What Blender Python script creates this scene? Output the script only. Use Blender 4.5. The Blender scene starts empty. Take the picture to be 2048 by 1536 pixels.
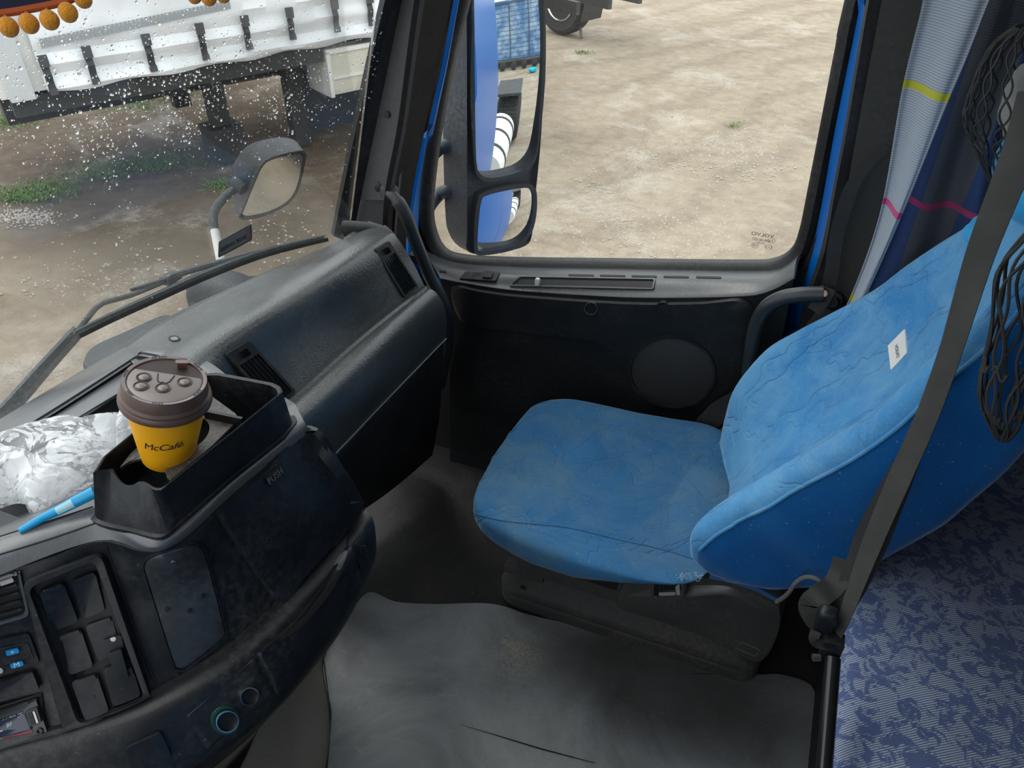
import bpy, bmesh, math, random
from mathutils import Vector, Matrix, Euler
from mathutils.bvhtree import BVHTree
from mathutils import noise as mnoise
random.seed(7)
PI = math.pi
SC = bpy.context.scene
COL = SC.collection
V = Vector

# ------------------------------------------------------------------ camera, world, exposure
CAM_H, YAW, PITCH, FPX = 1.66, math.radians(22), math.radians(37), 1539.0
FWD = V((-math.sin(YAW)*math.cos(PITCH), math.cos(YAW)*math.cos(PITCH), -math.sin(PITCH)))
RGT = V((math.cos(YAW), math.sin(YAW), 0))
UPV = RGT.cross(FWD)
EYE = V((0, 0, CAM_H))
cd = bpy.data.cameras.new('camera'); cam = bpy.data.objects.new('camera', cd); COL.objects.link(cam)
cam.matrix_world = Matrix(((RGT.x, UPV.x, -FWD.x, EYE.x), (RGT.y, UPV.y, -FWD.y, EYE.y), (RGT.z, UPV.z, -FWD.z, EYE.z), (0, 0, 0, 1)))
cd.sensor_width = 36; cd.lens = 36*FPX/2048; cd.clip_start = 0.02; cd.clip_end = 300
SC.camera = cam
SC.view_settings.view_transform = 'Standard'; SC.view_settings.look = 'None'
SC.view_settings.exposure = 0.45; SC.view_settings.gamma = 1.0; SC.view_settings.use_curve_mapping = False

w = bpy.data.worlds.new('overcast_sky'); SC.world = w; w.use_nodes = True
nt = w.node_tree; nt.nodes.clear()
wo = nt.nodes.new('ShaderNodeOutputWorld'); bg = nt.nodes.new('ShaderNodeBackground')
tc = nt.nodes.new('ShaderNodeTexCoord'); sx = nt.nodes.new('ShaderNodeSeparateXYZ'); cr = nt.nodes.new('ShaderNodeValToRGB')
nt.links.new(tc.outputs['Generated'], sx.inputs[0]); nt.links.new(sx.outputs['Z'], cr.inputs[0])
cr.color_ramp.elements[0].color = (.62, .66, .70, 1); cr.color_ramp.elements[0].position = 0.0
cr.color_ramp.elements[1].color = (.95, .98, 1.0, 1); cr.color_ramp.elements[1].position = 0.7
nt.links.new(cr.outputs[0], bg.inputs['Color']); bg.inputs['Strength'].default_value = 1.75
nt.links.new(bg.outputs[0], wo.inputs[0])
sd = bpy.data.lights.new('hazy_sun', 'SUN'); sd.energy = 1.0; sd.angle = math.radians(25); sd.color = (1, .97, .92)
sun = bpy.data.objects.new('hazy_sun', sd); COL.objects.link(sun); sun.location = (-3, -2, 8)
sun.rotation_euler = V((-0.45, 0.25, 0.85)).to_track_quat('Z', 'Y').to_euler()

# ------------------------------------------------------------------ picture -> place
def ray(u, v): return FWD + (u-1024)/FPX*RGT - (v-768)/FPX*UPV
def at(u, v, ax, val):
    r = ray(u, v); return EYE + r*((val-EYE[ax])/r[ax])
def AX(u, v, x): return at(u, v, 0, x)
def AY(u, v, y): return at(u, v, 1, y)
def AZ(u, v, z): return at(u, v, 2, z)
def AD(u, v, d): return EYE + ray(u, v)*d
def atp(u, v, p, n):
    r = ray(u, v); return EYE + r*((V(p)-EYE).dot(n)/r.dot(n))

# ------------------------------------------------------------------ object helpers
ORG = {}
def thing(name, label, cat, loc=(0, 0, 0), group=None, kind=None):
    o = bpy.data.objects.new(name, None); COL.objects.link(o); o.location = V(loc); o.empty_display_size = .05
    ORG[o.name] = V(loc); tag(o, label, cat, group, kind); return o
def tag(o, label=None, cat=None, group=None, kind=None):
    if label: o['label'] = label
    if cat: o['category'] = cat
    if group: o['group'] = group
    if kind: o['kind'] = kind
    return o
def mesh_obj(name, verts, faces, mat, parent=None, smooth=True, label=None, edge=None, loc=None):
    if parent is not None: base = ORG[parent.name]
    elif loc is not None: base = V(loc)
    else:
        n = max(1, len(verts)); base = V((sum(p[0] for p in verts)/n, sum(p[1] for p in verts)/n, min(p[2] for p in verts)))
    me = bpy.data.meshes.new(name); me.from_pydata([tuple(V(p)-base) for p in verts], [], faces); me.update()
    bm = bmesh.new(); bm.from_mesh(me); bmesh.ops.remove_doubles(bm, verts=bm.verts, dist=1e-6)
    bmesh.ops.recalc_face_normals(bm, faces=bm.faces)
    if smooth:
        for f in bm.faces: f.smooth = True
        lim = math.radians(edge if edge else 38)
        for e in bm.edges:
            if len(e.link_faces) == 2 and e.calc_face_angle(0) > lim: e.smooth = False
    bm.to_mesh(me); bm.free()
    o = bpy.data.objects.new(name, me); COL.objects.link(o)
    if isinstance(mat, (list, tuple)):
        for m in mat: me.materials.append(m)
    elif mat: me.materials.append(mat)
    if parent is not None:
        o.parent = parent; ORG[o.name] = base
    else:
        o.location = base; ORG[o.name] = base
    if parent is not None and parent.type == 'MESH':
        pass
    if label: o['label'] = label
    return o
class MB:
    def __init__(s): s.v = []; s.f = []
    def add(s, vs, fs):
        n = len(s.v); s.v += [V(p) for p in vs]; s.f += [tuple(i+n for i in f) for f in fs]; return s
    def grid(s, rows, cu=False, cv=False, cap=False):
        n = len(rows[0]); m = len(rows); vs = [p for r in rows for p in r]; fs = []
        for i in range(m if cv else m-1):
            for j in range(n if cu else n-1):
                a = i*n+j; b = i*n+(j+1) % n; i2 = (i+1) % m
                fs.append((a, b, i2*n+(j+1) % n, i2*n+j))
        if cap and cu:
            fs.append(tuple(range(n))[::-1]); fs.append(tuple(range((m-1)*n, m*n)))
        return s.add(vs, fs)
    def box(s, c, sz, M=None):
        c = V(c); h = V(sz)/2; vs = []
        for dx in (-1, 1):
            for dy in (-1, 1):
                for dz in (-1, 1):
                    p = V((dx*h.x, dy*h.y, dz*h.z)); vs.append(c+(M @ p if M else p))
        return s.add(vs, [(0, 1, 3, 2), (4, 6, 7, 5), (0, 4, 5, 1), (2, 3, 7, 6), (0, 2, 6, 4), (1, 5, 7, 3)])
    def tube(s, pts, r, n=10, closed=False, flat=1.0, upv=None, cap=True):
        pts = [V(p) for p in pts]; m = len(pts); rows = []
        up = V(upv) if upv else None; prev = None
        for i, p in enumerate(pts):
            if closed: t = pts[(i+1) % m]-pts[i-1]
            else: t = pts[min(i+1, m-1)]-pts[max(i-1, 0)]
            if t.length < 1e-9: t = V((0, 0, 1))
            t.normalize()
            if up is not None: a = up-t*up.dot(t)
            elif prev is None:
                q = V((0, 0, 1)) if abs(t.z) < .9 else V((1, 0, 0)); a = q-t*q.dot(t)
            else: a = prev-t*prev.dot(t)
            a.normalize(); prev = a; b = t.cross(a)
            rr = r[i] if isinstance(r, (list, tuple)) else r
            rows.append([p+a*math.cos(2*PI*k/n)*rr+b*math.sin(2*PI*k/n)*rr*flat for k in range(n)])
        return s.grid(rows, cu=True, cv=closed, cap=cap and not closed)
    def strip(s, pts, nrm, wid, th):
        """flat ribbon along pts; nrm: one vector or one per point (ribbon face normal)"""
        pts = [V(p) for p in pts]; m = len(pts); rows = []
        for i, p in enumerate(pts):
            t = (pts[min(i+1, m-1)]-pts[max(i-1, 0)]).normalized()
            nn = V(nrm[i] if isinstance(nrm, list) else nrm).normalized(); b = t.cross(nn).normalized(); nn = b.cross(t).normalized()
            ww = wid[i] if isinstance(wid, list) else wid
            rows.append([p-b*ww/2-nn*th/2, p+b*ww/2-nn*th/2, p+b*ww/2+nn*th/2, p-b*ww/2+nn*th/2])
        return s.grid(rows, cu=True, cap=True)
    def lathe(s, prof, c, ax=(0, 0, 1), n=32):
        q = V(ax).normalized().to_track_quat('Z', 'Y').to_matrix(); rows = []
        for r, h in prof: rows.append([V(c)+q @ V((r*math.cos(2*PI*k/n), r*math.sin(2*PI*k/n), h)) for k in range(n)])
        return s.grid(rows, cu=True, cap=True)
    def build(s, name, mat, parent=None, smooth=True, label=None, edge=None, loc=None):
        return mesh_obj(name, s.v, s.f, mat, parent, smooth, label, edge, loc)
def resample(pts, n):
    pts = [V(p) for p in pts]; d = [0]
    for a, b in zip(pts, pts[1:]): d.append(d[-1]+(b-a).length)
    L = d[-1]; out = []; j = 0
    for i in range(n):
        t = L*i/(n-1)
        while j < len(d)-2 and d[j+1] < t: j += 1
        k = (t-d[j])/max(1e-9, d[j+1]-d[j]); out.append(pts[j].lerp(pts[j+1], min(1, max(0, k))))
    return out
def smooth(pts, k=6, closed=False):
    pts = [V(p) for p in pts]; n = len(pts); out = []
    g = (lambda i: pts[i % n]) if closed else (lambda i: pts[min(max(i, 0), n-1)])
    for i in range(n if closed else n-1):
        a, b, c, d = g(i-1), g(i), g(i+1), g(i+2)
        for j in range(k):
            t = j/k; out.append(.5*((2*b)+(c-a)*t+(2*a-5*b+4*c-d)*t*t+(3*b-a-3*c+d)*t**3))
    if not closed: out.append(pts[-1])
    return out
def smoothrows(rows, nu=24, k=4, lin=False):
    """rows of control points -> dense grid (smooth along the row, Catmull across)"""
    rs = [resample(smooth(r, 6) if not lin else r, nu) for r in rows]
    cols = [smooth([r[j] for r in rs], k) for j in range(nu)]
    return [[cols[j][i] for j in range(nu)] for i in range(len(cols[0]))]
def sheet(rows, th=.004, away=None):
    """open grid -> closed slab of thickness th, on the side away from the viewer of it (away = vector)"""
    mb = MB(); m, n = len(rows), len(rows[0]); back = []
    for i in range(m):
        rr = []
        for j in range(n):
            a = rows[min(i+1, m-1)][j]-rows[max(i-1, 0)][j]; b = rows[i][min(j+1, n-1)]-rows[i][max(j-1, 0)]
            nn = a.cross(b)
            nn = nn.normalized() if nn.length > 1e-12 else V(away)
            if nn.dot(V(away)) < 0: nn = -nn
            rr.append(rows[i][j]+nn*th)
        back.append(rr)
    vs = [p for r in rows for p in r]+[p for r in back for p in r]; fs = []; N = m*n
    for i in range(m-1):
        for j in range(n-1):
            a = i*n+j; fs.append((a, a+1, a+n+1, a+n)); fs.append((N+a, N+a+n, N+a+n+1, N+a+1))
    for j in range(n-1):
        fs.append((j, N+j, N+j+1, j+1)); a = (m-1)*n+j; fs.append((a, a+1, N+a+1, N+a))
    for i in range(m-1):
        a = i*n; fs.append((a, a+n, N+a+n, N+a)); a = i*n+n-1; fs.append((a, N+a, N+a+n, a+n))
    return mb.add(vs, fs)
def bvh(*objs):
    vs, fs = [], []
    for o in objs:
        n = len(vs); b = ORG[o.name]; vs += [v.co+b for v in o.data.vertices]; fs += [tuple(i+n for i in p.vertices) for p in o.data.polygons]
    return BVHTree.FromPolygons(vs, fs)
def bvh_grid(rows):
    m, n = len(rows), len(rows[0])
    return BVHTree.FromPolygons([p for r in rows for p in r], [(i*n+j, i*n+j+1, (i+1)*n+j+1, (i+1)*n+j) for i in range(m-1) for j in range(n-1)])
def on(T, u, v):
    r = ray(u, v).normalized(); h = T.ray_cast(EYE, r)
    if h[0] is None:
        # nearest point of the surface to the sight line
        best = None
        for k in range(30):
            p = EYE+r*(.4+k*.06); q = T.find_nearest(p)
            if q[0] is not None and (best is None or q[3] < best[2]): best = (q[0], q[1], q[3])
        nn = best[1]; p = best[0]
    else: p, nn = h[0], h[1]
    if nn.dot(r) > 0: nn = -nn
    return p, nn
def orng(pts, k=3): return smooth([V((p[0], p[1], 0)) for p in pts], k, closed=True)
def rrect(c4, rad=.2, k=5):
    """pixel quad (4 corners) -> rounded outline; rad as fraction of side"""
    out = []; n = 4
    for i in range(4):
        p = V((*c4[i], 0)); a = V((*c4[i-1], 0)); b = V((*c4[(i+1) % 4], 0))
        L = min((a-p).length, (b-p).length)*rad
        s = p+(a-p).normalized()*L; e = p+(b-p).normalized()*L
        for j in range(k+1):
            t = j/k; out.append((1-t)**2*s+2*t*(1-t)*p+t*t*e)
    return out
def pad(T, outl, h=.003, bev=.35, sink=.002, rings=5, back=None, planar=False):
    """raised panel whose outline was read off the photo and laid on surface T"""
    mb = MB(); c = sum(outl, V((0, 0, 0)))/len(outl); P = [on(T, p.x, p.y) for p in outl]
    if planar:
        n = sum((q[1] for q in P), V((0, 0, 0))).normalized(); c0 = sum((q[0] for q in P), V((0, 0, 0)))/len(P)
        P = [(atp(p.x, p.y, c0, n), n) for p in outl]
    N = sum((q[1] for q in P), V((0, 0, 0))).normalized()
    rows = [[p-N*sink for p, _ in P], [p+N*h*(1-bev) for p, _ in P]]
    for k in range(rings):
        sc = (rings-k)/rings if k else 1-.012-.0*k
        sc = [.975, .8, .6, .4, .2][k] if rings == 5 else sc
        rr = []
        for p in outl:
            q = c+(p-c)*sc
            if planar: pt = atp(q.x, q.y, c0, n)
            else: pt = on(T, q.x, q.y)[0]
            rr.append(pt+N*h)
        rows.append(rr)
    mb.grid(rows, cu=True); k = len(outl); base = (len(rows)-1)*k
    cc = (atp(c.x, c.y, c0, n) if planar else on(T, c.x, c.y)[0])+N*h
    mb.v.append(cc); ci = len(mb.v)-1
    for i in range(k): mb.f.append((base+i, base+(i+1) % k, ci))
    return mb
def ring(T, outer, inner, h=.004, sink=.003, offs=0.0):
    """raised frame between two outlines laid on surface T"""
    mb = MB(); A = [on(T, p.x, p.y) for p in outer]; B = [on(T, p.x, p.y) for p in inner]
    N = sum((q[1] for q in A), V((0, 0, 0))).normalized()
    a = [p for p, _ in A]; b = [p for p, _ in B]
    rows = [[p-N*sink for p in a], [p+N*h*.6 for p in a], [p.lerp(q, .12)+N*h for p, q in zip(a, b)], [q.lerp(p, .12)+N*h for p, q in zip(a, b)], [q+N*h*.6 for q in b], [q-N*sink for q in b]]
    return mb.grid(rows, cu=True, cv=True)
def circ(u, v, ru, rv=None, n=20, rot=0):
    rv = ru if rv is None else rv; c, s = math.cos(rot), math.sin(rot)
    return [V((u+ru*math.cos(2*PI*k/n)*c-rv*math.sin(2*PI*k/n)*s, v+ru*math.cos(2*PI*k/n)*s+rv*math.sin(2*PI*k/n)*c, 0)) for k in range(n)]
def superbox(c, half, e1=.35, e2=.35, nu=28, nv=20, warp=None, M=None):
    """rounded box (superellipsoid) as rows"""
    def pw(x, e): return math.copysign(abs(x)**e, x)
    rows = []
    for i in range(nv+1):
        ph = -PI/2+PI*i/nv; r = []
        for j in range(nu):
            th = 2*PI*j/nu
            p = V((half[0]*pw(math.cos(ph), e1)*pw(math.cos(th), e2), half[1]*pw(math.cos(ph), e1)*pw(math.sin(th), e2), half[2]*pw(math.sin(ph), e1)))
            if warp: p = warp(p)
            r.append(V(c)+(M @ p if M else p))
        rows.append(r)
    return rows
def text_mesh(body, size, O, X, Y, N, ext=.0003, align='CENTER', shear=0, space=1.0, bend=None):
    """lettering as real geometry: O origin (centre), X along the line, Y up, N out of the surface"""
    cu = bpy.data.curves.new('lettering', 'FONT'); cu.body = body; cu.size = size; cu.extrude = ext; cu.align_x = align; cu.align_y = 'CENTER'
    cu.shear = shear; cu.space_character = space; cu.resolution_u = 3
    o = bpy.data.objects.new('lettering', cu); COL.objects.link(o)
    dg = bpy.context.evaluated_depsgraph_get(); dg.update()
    me = bpy.data.meshes.new_from_object(o.evaluated_get(dg)); vs = [v.co.copy() for v in me.vertices]; fs = [tuple(p.vertices) for p in me.polygons]
    bpy.data.objects.remove(o); bpy.data.curves.remove(cu); bpy.data.meshes.remove(me)
    out = []
    for p in vs: out.append(bend(p) if bend else V(O)+V(X)*p.x+V(Y)*p.y+V(N)*p.z)
    return MB().add(out, fs)

# ------------------------------------------------------------------ materials
MATS = {}
def newmat(name):
    m = bpy.data.materials.new(name); m.use_nodes = True; nt = m.node_tree; nt.nodes.clear()
    o = nt.nodes.new('ShaderNodeOutputMaterial'); b = nt.nodes.new('ShaderNodeBsdfPrincipled'); nt.links.new(b.outputs[0], o.inputs[0])
    MATS[name] = m; return m, nt, b, o
def N_(nt, t, **kw):
    n = nt.nodes.new(t)
    for k, v in kw.items():
        if k in n.inputs: n.inputs[k].default_value = v
        else: setattr(n, k, v)
    return n
def coords(nt, kind='Object', scale=None):
    t = nt.nodes.new('ShaderNodeTexCoord')
    if scale is None: return t.outputs[kind]
    m = nt.nodes.new('ShaderNodeMapping'); m.inputs['Scale'].default_value = scale; nt.links.new(t.outputs[kind], m.inputs[0]); return m.outputs[0]
def noise_(nt, vec, scale, detail=4, rough=.55, dist=0):
    n = nt.nodes.new('ShaderNodeTexNoise'); n.inputs['Scale'].default_value = scale; n.inputs['Detail'].default_value = detail
    n.inputs['Roughness'].default_value = rough; n.inputs['Distortion'].default_value = dist; nt.links.new(vec, n.inputs['Vector']); return n.outputs[0]
def ramp(nt, fac, stops):
    r = nt.nodes.new('ShaderNodeValToRGB'); e = r.color_ramp.elements
    while len(e) < len(stops): e.new(.5)
    for i, (p, c) in enumerate(stops):
        e[i].position = p; e[i].color = (*c, 1) if len(c) == 3 else c
    nt.links.new(fac, r.inputs[0]); return r.outputs[0]
def bw(nt, fac, a, b): return ramp(nt, fac, [(a, (0, 0, 0)), (b, (1, 1, 1))])
def mixc(nt, fac, a, b, mode='MIX'):
    m = nt.nodes.new('ShaderNodeMix'); m.data_type = 'RGBA'; m.blend_type = mode
    for s, x in ((0, fac), (6, a), (7, b)):
        if isinstance(x, (int, float)): m.inputs[s].default_value = x
        elif isinstance(x, tuple): m.inputs[s].default_value = (*x, 1)
        else: nt.links.new(x, m.inputs[s])
    return m.outputs[2]
def math_(nt, op, a, b=None, c=None):
    m = nt.nodes.new('ShaderNodeMath'); m.operation = op
    for i, x in enumerate((a, b, c)):
        if x is None: continue
        if isinstance(x, (int, float)): m.inputs[i].default_value = x
        else: nt.links.new(x, m.inputs[i])
    return m.outputs[0]
def bump(nt, b, h, strength=.3, dist=.001, chain=None):
    n = nt.nodes.new('ShaderNodeBump'); n.inputs['Strength'].default_value = strength; n.inputs['Distance'].default_value = dist
    nt.links.new(h, n.inputs['Height'])
    if chain: nt.links.new(chain, n.inputs['Normal'])
    nt.links.new(n.outputs[0], b.inputs['Normal']); return n.outputs[0]
def plastic(name, col, rough=.45, grain=420, gs=.35, dust=.25, dustcol=(.14, .135, .125), spec=.5, leather=False, dsc=7):
    m, nt, b, o = newmat(name); c = coords(nt)
    n1 = noise_(nt, c, dsc, 6, .65, .3); n2 = noise_(nt, c, dsc*14, 3, .7)
    d = math_(nt, 'MULTIPLY', bw(nt, n1, .40, .68), bw(nt, n2, .40, .66))
    colr = mixc(nt, math_(nt, 'MULTIPLY', d, dust), tuple(col), dustcol)
    sp = bw(nt, noise_(nt, c, 160, 1, .4), .74, .78)
    colr = mixc(nt, math_(nt, 'MULTIPLY', sp, dust*1.2), colr, dustcol)
    nt.links.new(colr, b.inputs['Base Color'])
    nt.links.new(ramp(nt, n1, [(.3, (rough-.06,)*3), (.75, (min(1, rough+.16),)*3)]), b.inputs['Roughness'])
    b.inputs['Specular IOR Level'].default_value = spec
    if grain:
        v = nt.nodes.new('ShaderNodeTexVoronoi'); v.inputs['Scale'].default_value = grain; v.feature = 'F1' if not leather else 'SMOOTH_F1'
        wv = c
        if leather:
            mp = nt.nodes.new('ShaderNodeVectorMath'); mp.operation = 'ADD'; nn = nt.nodes.new('ShaderNodeTexNoise'); nn.inputs['Scale'].default_value = 35
            nt.links.new(c, nn.inputs['Vector']); sc = nt.nodes.new('ShaderNodeVectorMath'); sc.operation = 'SCALE'; sc.inputs['Scale'].default_value = .012
            nt.links.new(nn.outputs['Color'], sc.inputs[0]); nt.links.new(c, mp.inputs[0]); nt.links.new(sc.outputs[0], mp.inputs[1]); wv = mp.outputs[0]
        nt.links.new(wv, v.inputs['Vector']); bump(nt, b, v.outputs['Distance'], gs, .0008)
    return m
def plain(name, col, rough=.5, metal=0, spec=.5, **kw):
    m, nt, b, o = newmat(name); b.inputs['Base Color'].default_value = (*col, 1); b.inputs['Roughness'].default_value = rough
    b.inputs['Metallic'].default_value = metal; b.inputs['Specular IOR Level'].default_value = spec
    for k, v in kw.items(): b.inputs[k.replace('_', ' ')].default_value = v
    c = coords(nt); n = noise_(nt, c, 30, 3)
    nt.links.new(mixc(nt, math_(nt, 'MULTIPLY', n, .25), tuple(col), tuple(x*.7 for x in col)), b.inputs['Base Color'])
    return m
dash_m = plastic('grained_dash_plastic', (.040, .045, .048), .30, 300, .55, .4, leather=True, spec=.95)
dark_m = plastic('dark_grained_plastic', (.010, .011, .013), .42, 800, .16, .3, spec=.4)
smooth_m = plastic('smooth_dark_plastic', (.007, .009, .013), .38, 0, 0, .22, spec=.38)
console_m = plastic('grey_console_plastic', (.060, .065, .075), .34, 900, .16, .4, spec=.9)
black_m = plain('deep_black', (.004, .004, .005), .6)
rubber_m = plastic('black_rubber', (.012, .012, .013), .5, 0, 0, .3)
door_m = plastic('door_panel_plastic', (.009, .011, .013), .48, 500, .3, .14, spec=.35)
shelf_m = plastic('worn_door_shelf_plastic', (.050, .053, .057), .30, 800, .2, .45, spec=.8)
pillar_m = plastic('pillar_trim_plastic', (.042, .045, .048), .55, 300, .6, .25)
felt_m = plastic('grey_felt_trim', (.040, .041, .038), .85, 700, .5, .2)
lining_m = plastic('matt_black_lining', (.006, .006, .007), .7, 0, 0, .1, spec=.15)
base_m = plastic('dusty_seat_base_plastic', (.045, .045, .046), .5, 500, .3, .65, (.13, .12, .105))
mirror_shell_m = plastic('weathered_mirror_shell', (.028, .032, .038), .5, 260, .5, .5, (.16, .17, .18))
mirror_rim_m = plastic('mirror_rim', (.012, .013, .016), .42, 0, 0, .3, (.16, .17, .18))
wip_m = plastic('wet_wiper_black', (.02, .025, .03), .32, 0, 0, .5, (.25, .28, .3))
blue_m = plain('truck_blue_paint', (.0, .13, .50), .28, 0, .5)
white_m = plain('white_plastic', (.75, .75, .72), .45)
grey_m = plain('grey_print', (.30, .32, .33), .6)
ink_m = plain('dark_ink', (.03, .02, .02), .6)
chrome_m = plain('chrome', (.75, .75, .75), .18, 1)
steel_m = plain('dull_steel', (.35, .35, .36), .4, 1)
copper_m = plain('copper_rivet', (.72, .45, .35), .35, .8)
belt_m, nt, b, o = newmat('belt_webbing'); c = coords(nt)
wv = nt.nodes.new('ShaderNodeTexWave'); wv.inputs['Scale'].default_value = 180; wv.bands_direction = 'DIAGONAL'; nt.links.new(c, wv.inputs[0])
nt.links.new(mixc(nt, bw(nt, noise_(nt, c, 9, 5), .4, .75), (.022, .022, .021), (.050, .048, .044)), b.inputs['Base Color'])
b.inputs['Roughness'].default_value = .7; bump(nt, b, wv.outputs[0], .35, .0006)
belt2_m = belt_m.copy(); belt2_m.name = 'dark_belt_webbing'
for n in belt2_m.node_tree.nodes:
    if n.type == 'MIX':
        n.inputs[6].default_value = (.012, .012, .013, 1); n.inputs[7].default_value = (.03, .03, .03, 1)

def glass_thin(name, tint=(.93, .96, .95), dirt=.04, extra=0.0):
    m = bpy.data.materials.new(name); m.use_nodes = True; nt = m.node_tree; nt.nodes.clear()
    o = nt.nodes.new('ShaderNodeOutputMaterial'); t = nt.nodes.new('ShaderNodeBsdfTransparent'); t.inputs[0].default_value = (*tint, 1)
    g = nt.nodes.new('ShaderNodeBsdfGlossy'); g.inputs['Roughness'].default_value = .01; fr = nt.nodes.new('ShaderNodeFresnel'); fr.inputs[0].default_value = 1.45
    mx = nt.nodes.new('ShaderNodeMixShader'); nt.links.new(math_(nt, 'MULTIPLY', fr.outputs[0], .40), mx.inputs[0]); nt.links.new(t.outputs[0], mx.inputs[1]); nt.links.new(g.outputs[0], mx.inputs[2])
    d = nt.nodes.new('ShaderNodeBsdfDiffuse'); d.inputs[0].default_value = (.55, .55, .52, 1)
    c = coords(nt); f = math_(nt, 'MULTIPLY', bw(nt, noise_(nt, c, 2.5, 6, .6, .4), .35, .8), dirt)
    mx2 = nt.nodes.new('ShaderNodeMixShader'); nt.links.new(f, mx2.inputs[0]); nt.links.new(mx.outputs[0], mx2.inputs[1]); nt.links.new(d.outputs[0], mx2.inputs[2])
    nt.links.new(mx2.outputs[0], o.inputs[0]); MATS[name] = m; return m
wsglass_m = glass_thin('windshield_glass', (.965, .98, .975), .03)
dglass_m = glass_thin('door_glass', (.95, .97, .96), .05)
water_m, nt, b, o = newmat('rain_water'); b.inputs['Base Color'].default_value = (1, 1, 1, 1); b.inputs['Roughness'].default_value = .0
b.inputs['Transmission Weight'].default_value = 1; b.inputs['IOR'].default_value = 1.33
mirror_m, nt, b, o = newmat('mirror_glass'); b.inputs['Metallic'].default_value = 1; b.inputs['Roughness'].default_value = .0; b.inputs['Base Color'].default_value = (.86, .9, .92, 1)
dmirror_m, nt, b, o = newmat('dirty_mirror_glass'); b.inputs['Metallic'].default_value = 1; c = coords(nt)
nt.links.new(mixc(nt, bw(nt, noise_(nt, c, 14, 6), .3, .8), (.5, .5, .48), (.75, .76, .74)), b.inputs['Base Color']); b.inputs['Roughness'].default_value = .12

def velour(name, c1, c2, worn, quilt=1, wornamt=.6, sheen=.5):
    m, nt, b, o = newmat(name); c = coords(nt)
    n1 = noise_(nt, c, 4.5, 5, .6, .2); n2 = noise_(nt, c, 260, 2, .7)
    base = mixc(nt, bw(nt, n1, .32, .72), c1, c2)
    base = mixc(nt, math_(nt, 'MULTIPLY', bw(nt, noise_(nt, c, 6, 7, .7, .5), .42, .7), wornamt), base, worn)
    base = mixc(nt, math_(nt, 'MULTIPLY', bw(nt, n2, .3, .8), .16), base, tuple(min(1, x*1.9+.03) for x in c2))
    spk = bw(nt, noise_(nt, c, 210, 0, .4), .80, .83)
    base = mixc(nt, math_(nt, 'MULTIPLY', spk, .25), base, (.45, .5, .5))
    nt.links.new(base, b.inputs['Base Color']); b.inputs['Roughness'].default_value = .85; b.inputs['Specular IOR Level'].default_value = .2
    b.inputs['Sheen Weight'].default_value = sheen; b.inputs['Sheen Roughness'].default_value = .35; b.inputs['Sheen Tint'].default_value = (.55, .8, 1, 1)
    ch = bump(nt, b, n2, .35, .0008)
    if quilt:
        # wandering pairs of quilting seams: level lines of a slow noise, folded
        sp3 = nt.nodes.new('ShaderNodeSeparateXYZ'); nt.links.new(c, sp3.inputs[0])
        wob = noise_(nt, c, 5.0, 3, .55, .5); wob2 = noise_(nt, c, 9.0, 2, .5, .3)
        # lengthwise seams in pairs, wandering sideways; sparser cross seams
        across = math_(nt, 'ADD', math_(nt, 'MULTIPLY', sp3.outputs[1], 8.5), math_(nt, 'MULTIPLY', math_(nt, 'ADD', wob, math_(nt, 'MULTIPLY', wob2, .35)), 1.9))
        along = math_(nt, 'ADD', math_(nt, 'MULTIPLY', math_(nt, 'ADD', sp3.outputs[0], math_(nt, 'MULTIPLY', sp3.outputs[2], .9)), 4.5), math_(nt, 'MULTIPLY', wob, 4.2))
        for q, wdt, kk in ((across, .030, .6), (math_(nt, 'ADD', across, .22), .030, .6), (along, .020, .45)):
            fr = math_(nt, 'FRACT', q); dd = math_(nt, 'ABSOLUTE', math_(nt, 'SUBTRACT', fr, .5))
            g = ramp(nt, dd, [(.0, (0, 0, 0)), (wdt, (.7, .7, .7)), (wdt*4.5, (1, 1, 1))])
            ch = bump(nt, b, g, kk*(.75 if name.endswith('cushion') else 1), .005, ch)
    return m
seat_m = velour('blue_velour_backrest', (.014, .14, .38), (.085, .29, .53), (.19, .38, .52), 1, .6)
cush_m = velour('blue_velour_cushion', (.012, .080, .20), (.034, .14, .29), (.085, .16, .22), 1, .9)
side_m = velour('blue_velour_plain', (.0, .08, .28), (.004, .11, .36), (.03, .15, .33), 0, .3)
cyan_m = velour('cyan_cover_cloth', (.01, .22, .52), (.03, .32, .62), (.1, .4, .6), 0, .3)
# ================================================================== OUTSIDE
GZ = -1.35
m, nt, b, o = newmat('sandy_yard_soil'); c = coords(nt)
n1 = noise_(nt, c, .55, 8, .62, .6); n2 = noise_(nt, c, 6, 8, .7, .4); n3 = noise_(nt, c, 45, 4, .7)
base = ramp(nt, n1, [(.25, (.22, .165, .115)), (.5, (.36, .285, .21)), (.75, (.46, .385, .29))])
base = mixc(nt, math_(nt, 'MULTIPLY', bw(nt, n2, .35, .7), .6), base, (.44, .36, .27), 'MIX'); base = mixc(nt, .45, base, ramp(nt, n2, [(.3, (.19, .145, .105)), (.7, (.48, .40, .31))]))
base = mixc(nt, math_(nt, 'MULTIPLY', bw(nt, n3, .35, .75), .5), base, (.46, .40, .32))
wv = nt.nodes.new('ShaderNodeTexWave'); wv.inputs['Scale'].default_value = .32; wv.inputs['Distortion'].default_value = 9; wv.inputs['Detail'].default_value = 5
mp = nt.nodes.new('ShaderNodeMapping'); mp.inputs['Rotation'].default_value = (0, 0, .5); nt.links.new(c, mp.inputs[0]); nt.links.new(mp.outputs[0], wv.inputs[0])
base = mixc(nt, math_(nt, 'MULTIPLY', bw(nt, wv.outputs[0], .55, .95), .22), base, (.14, .105, .075))
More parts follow.
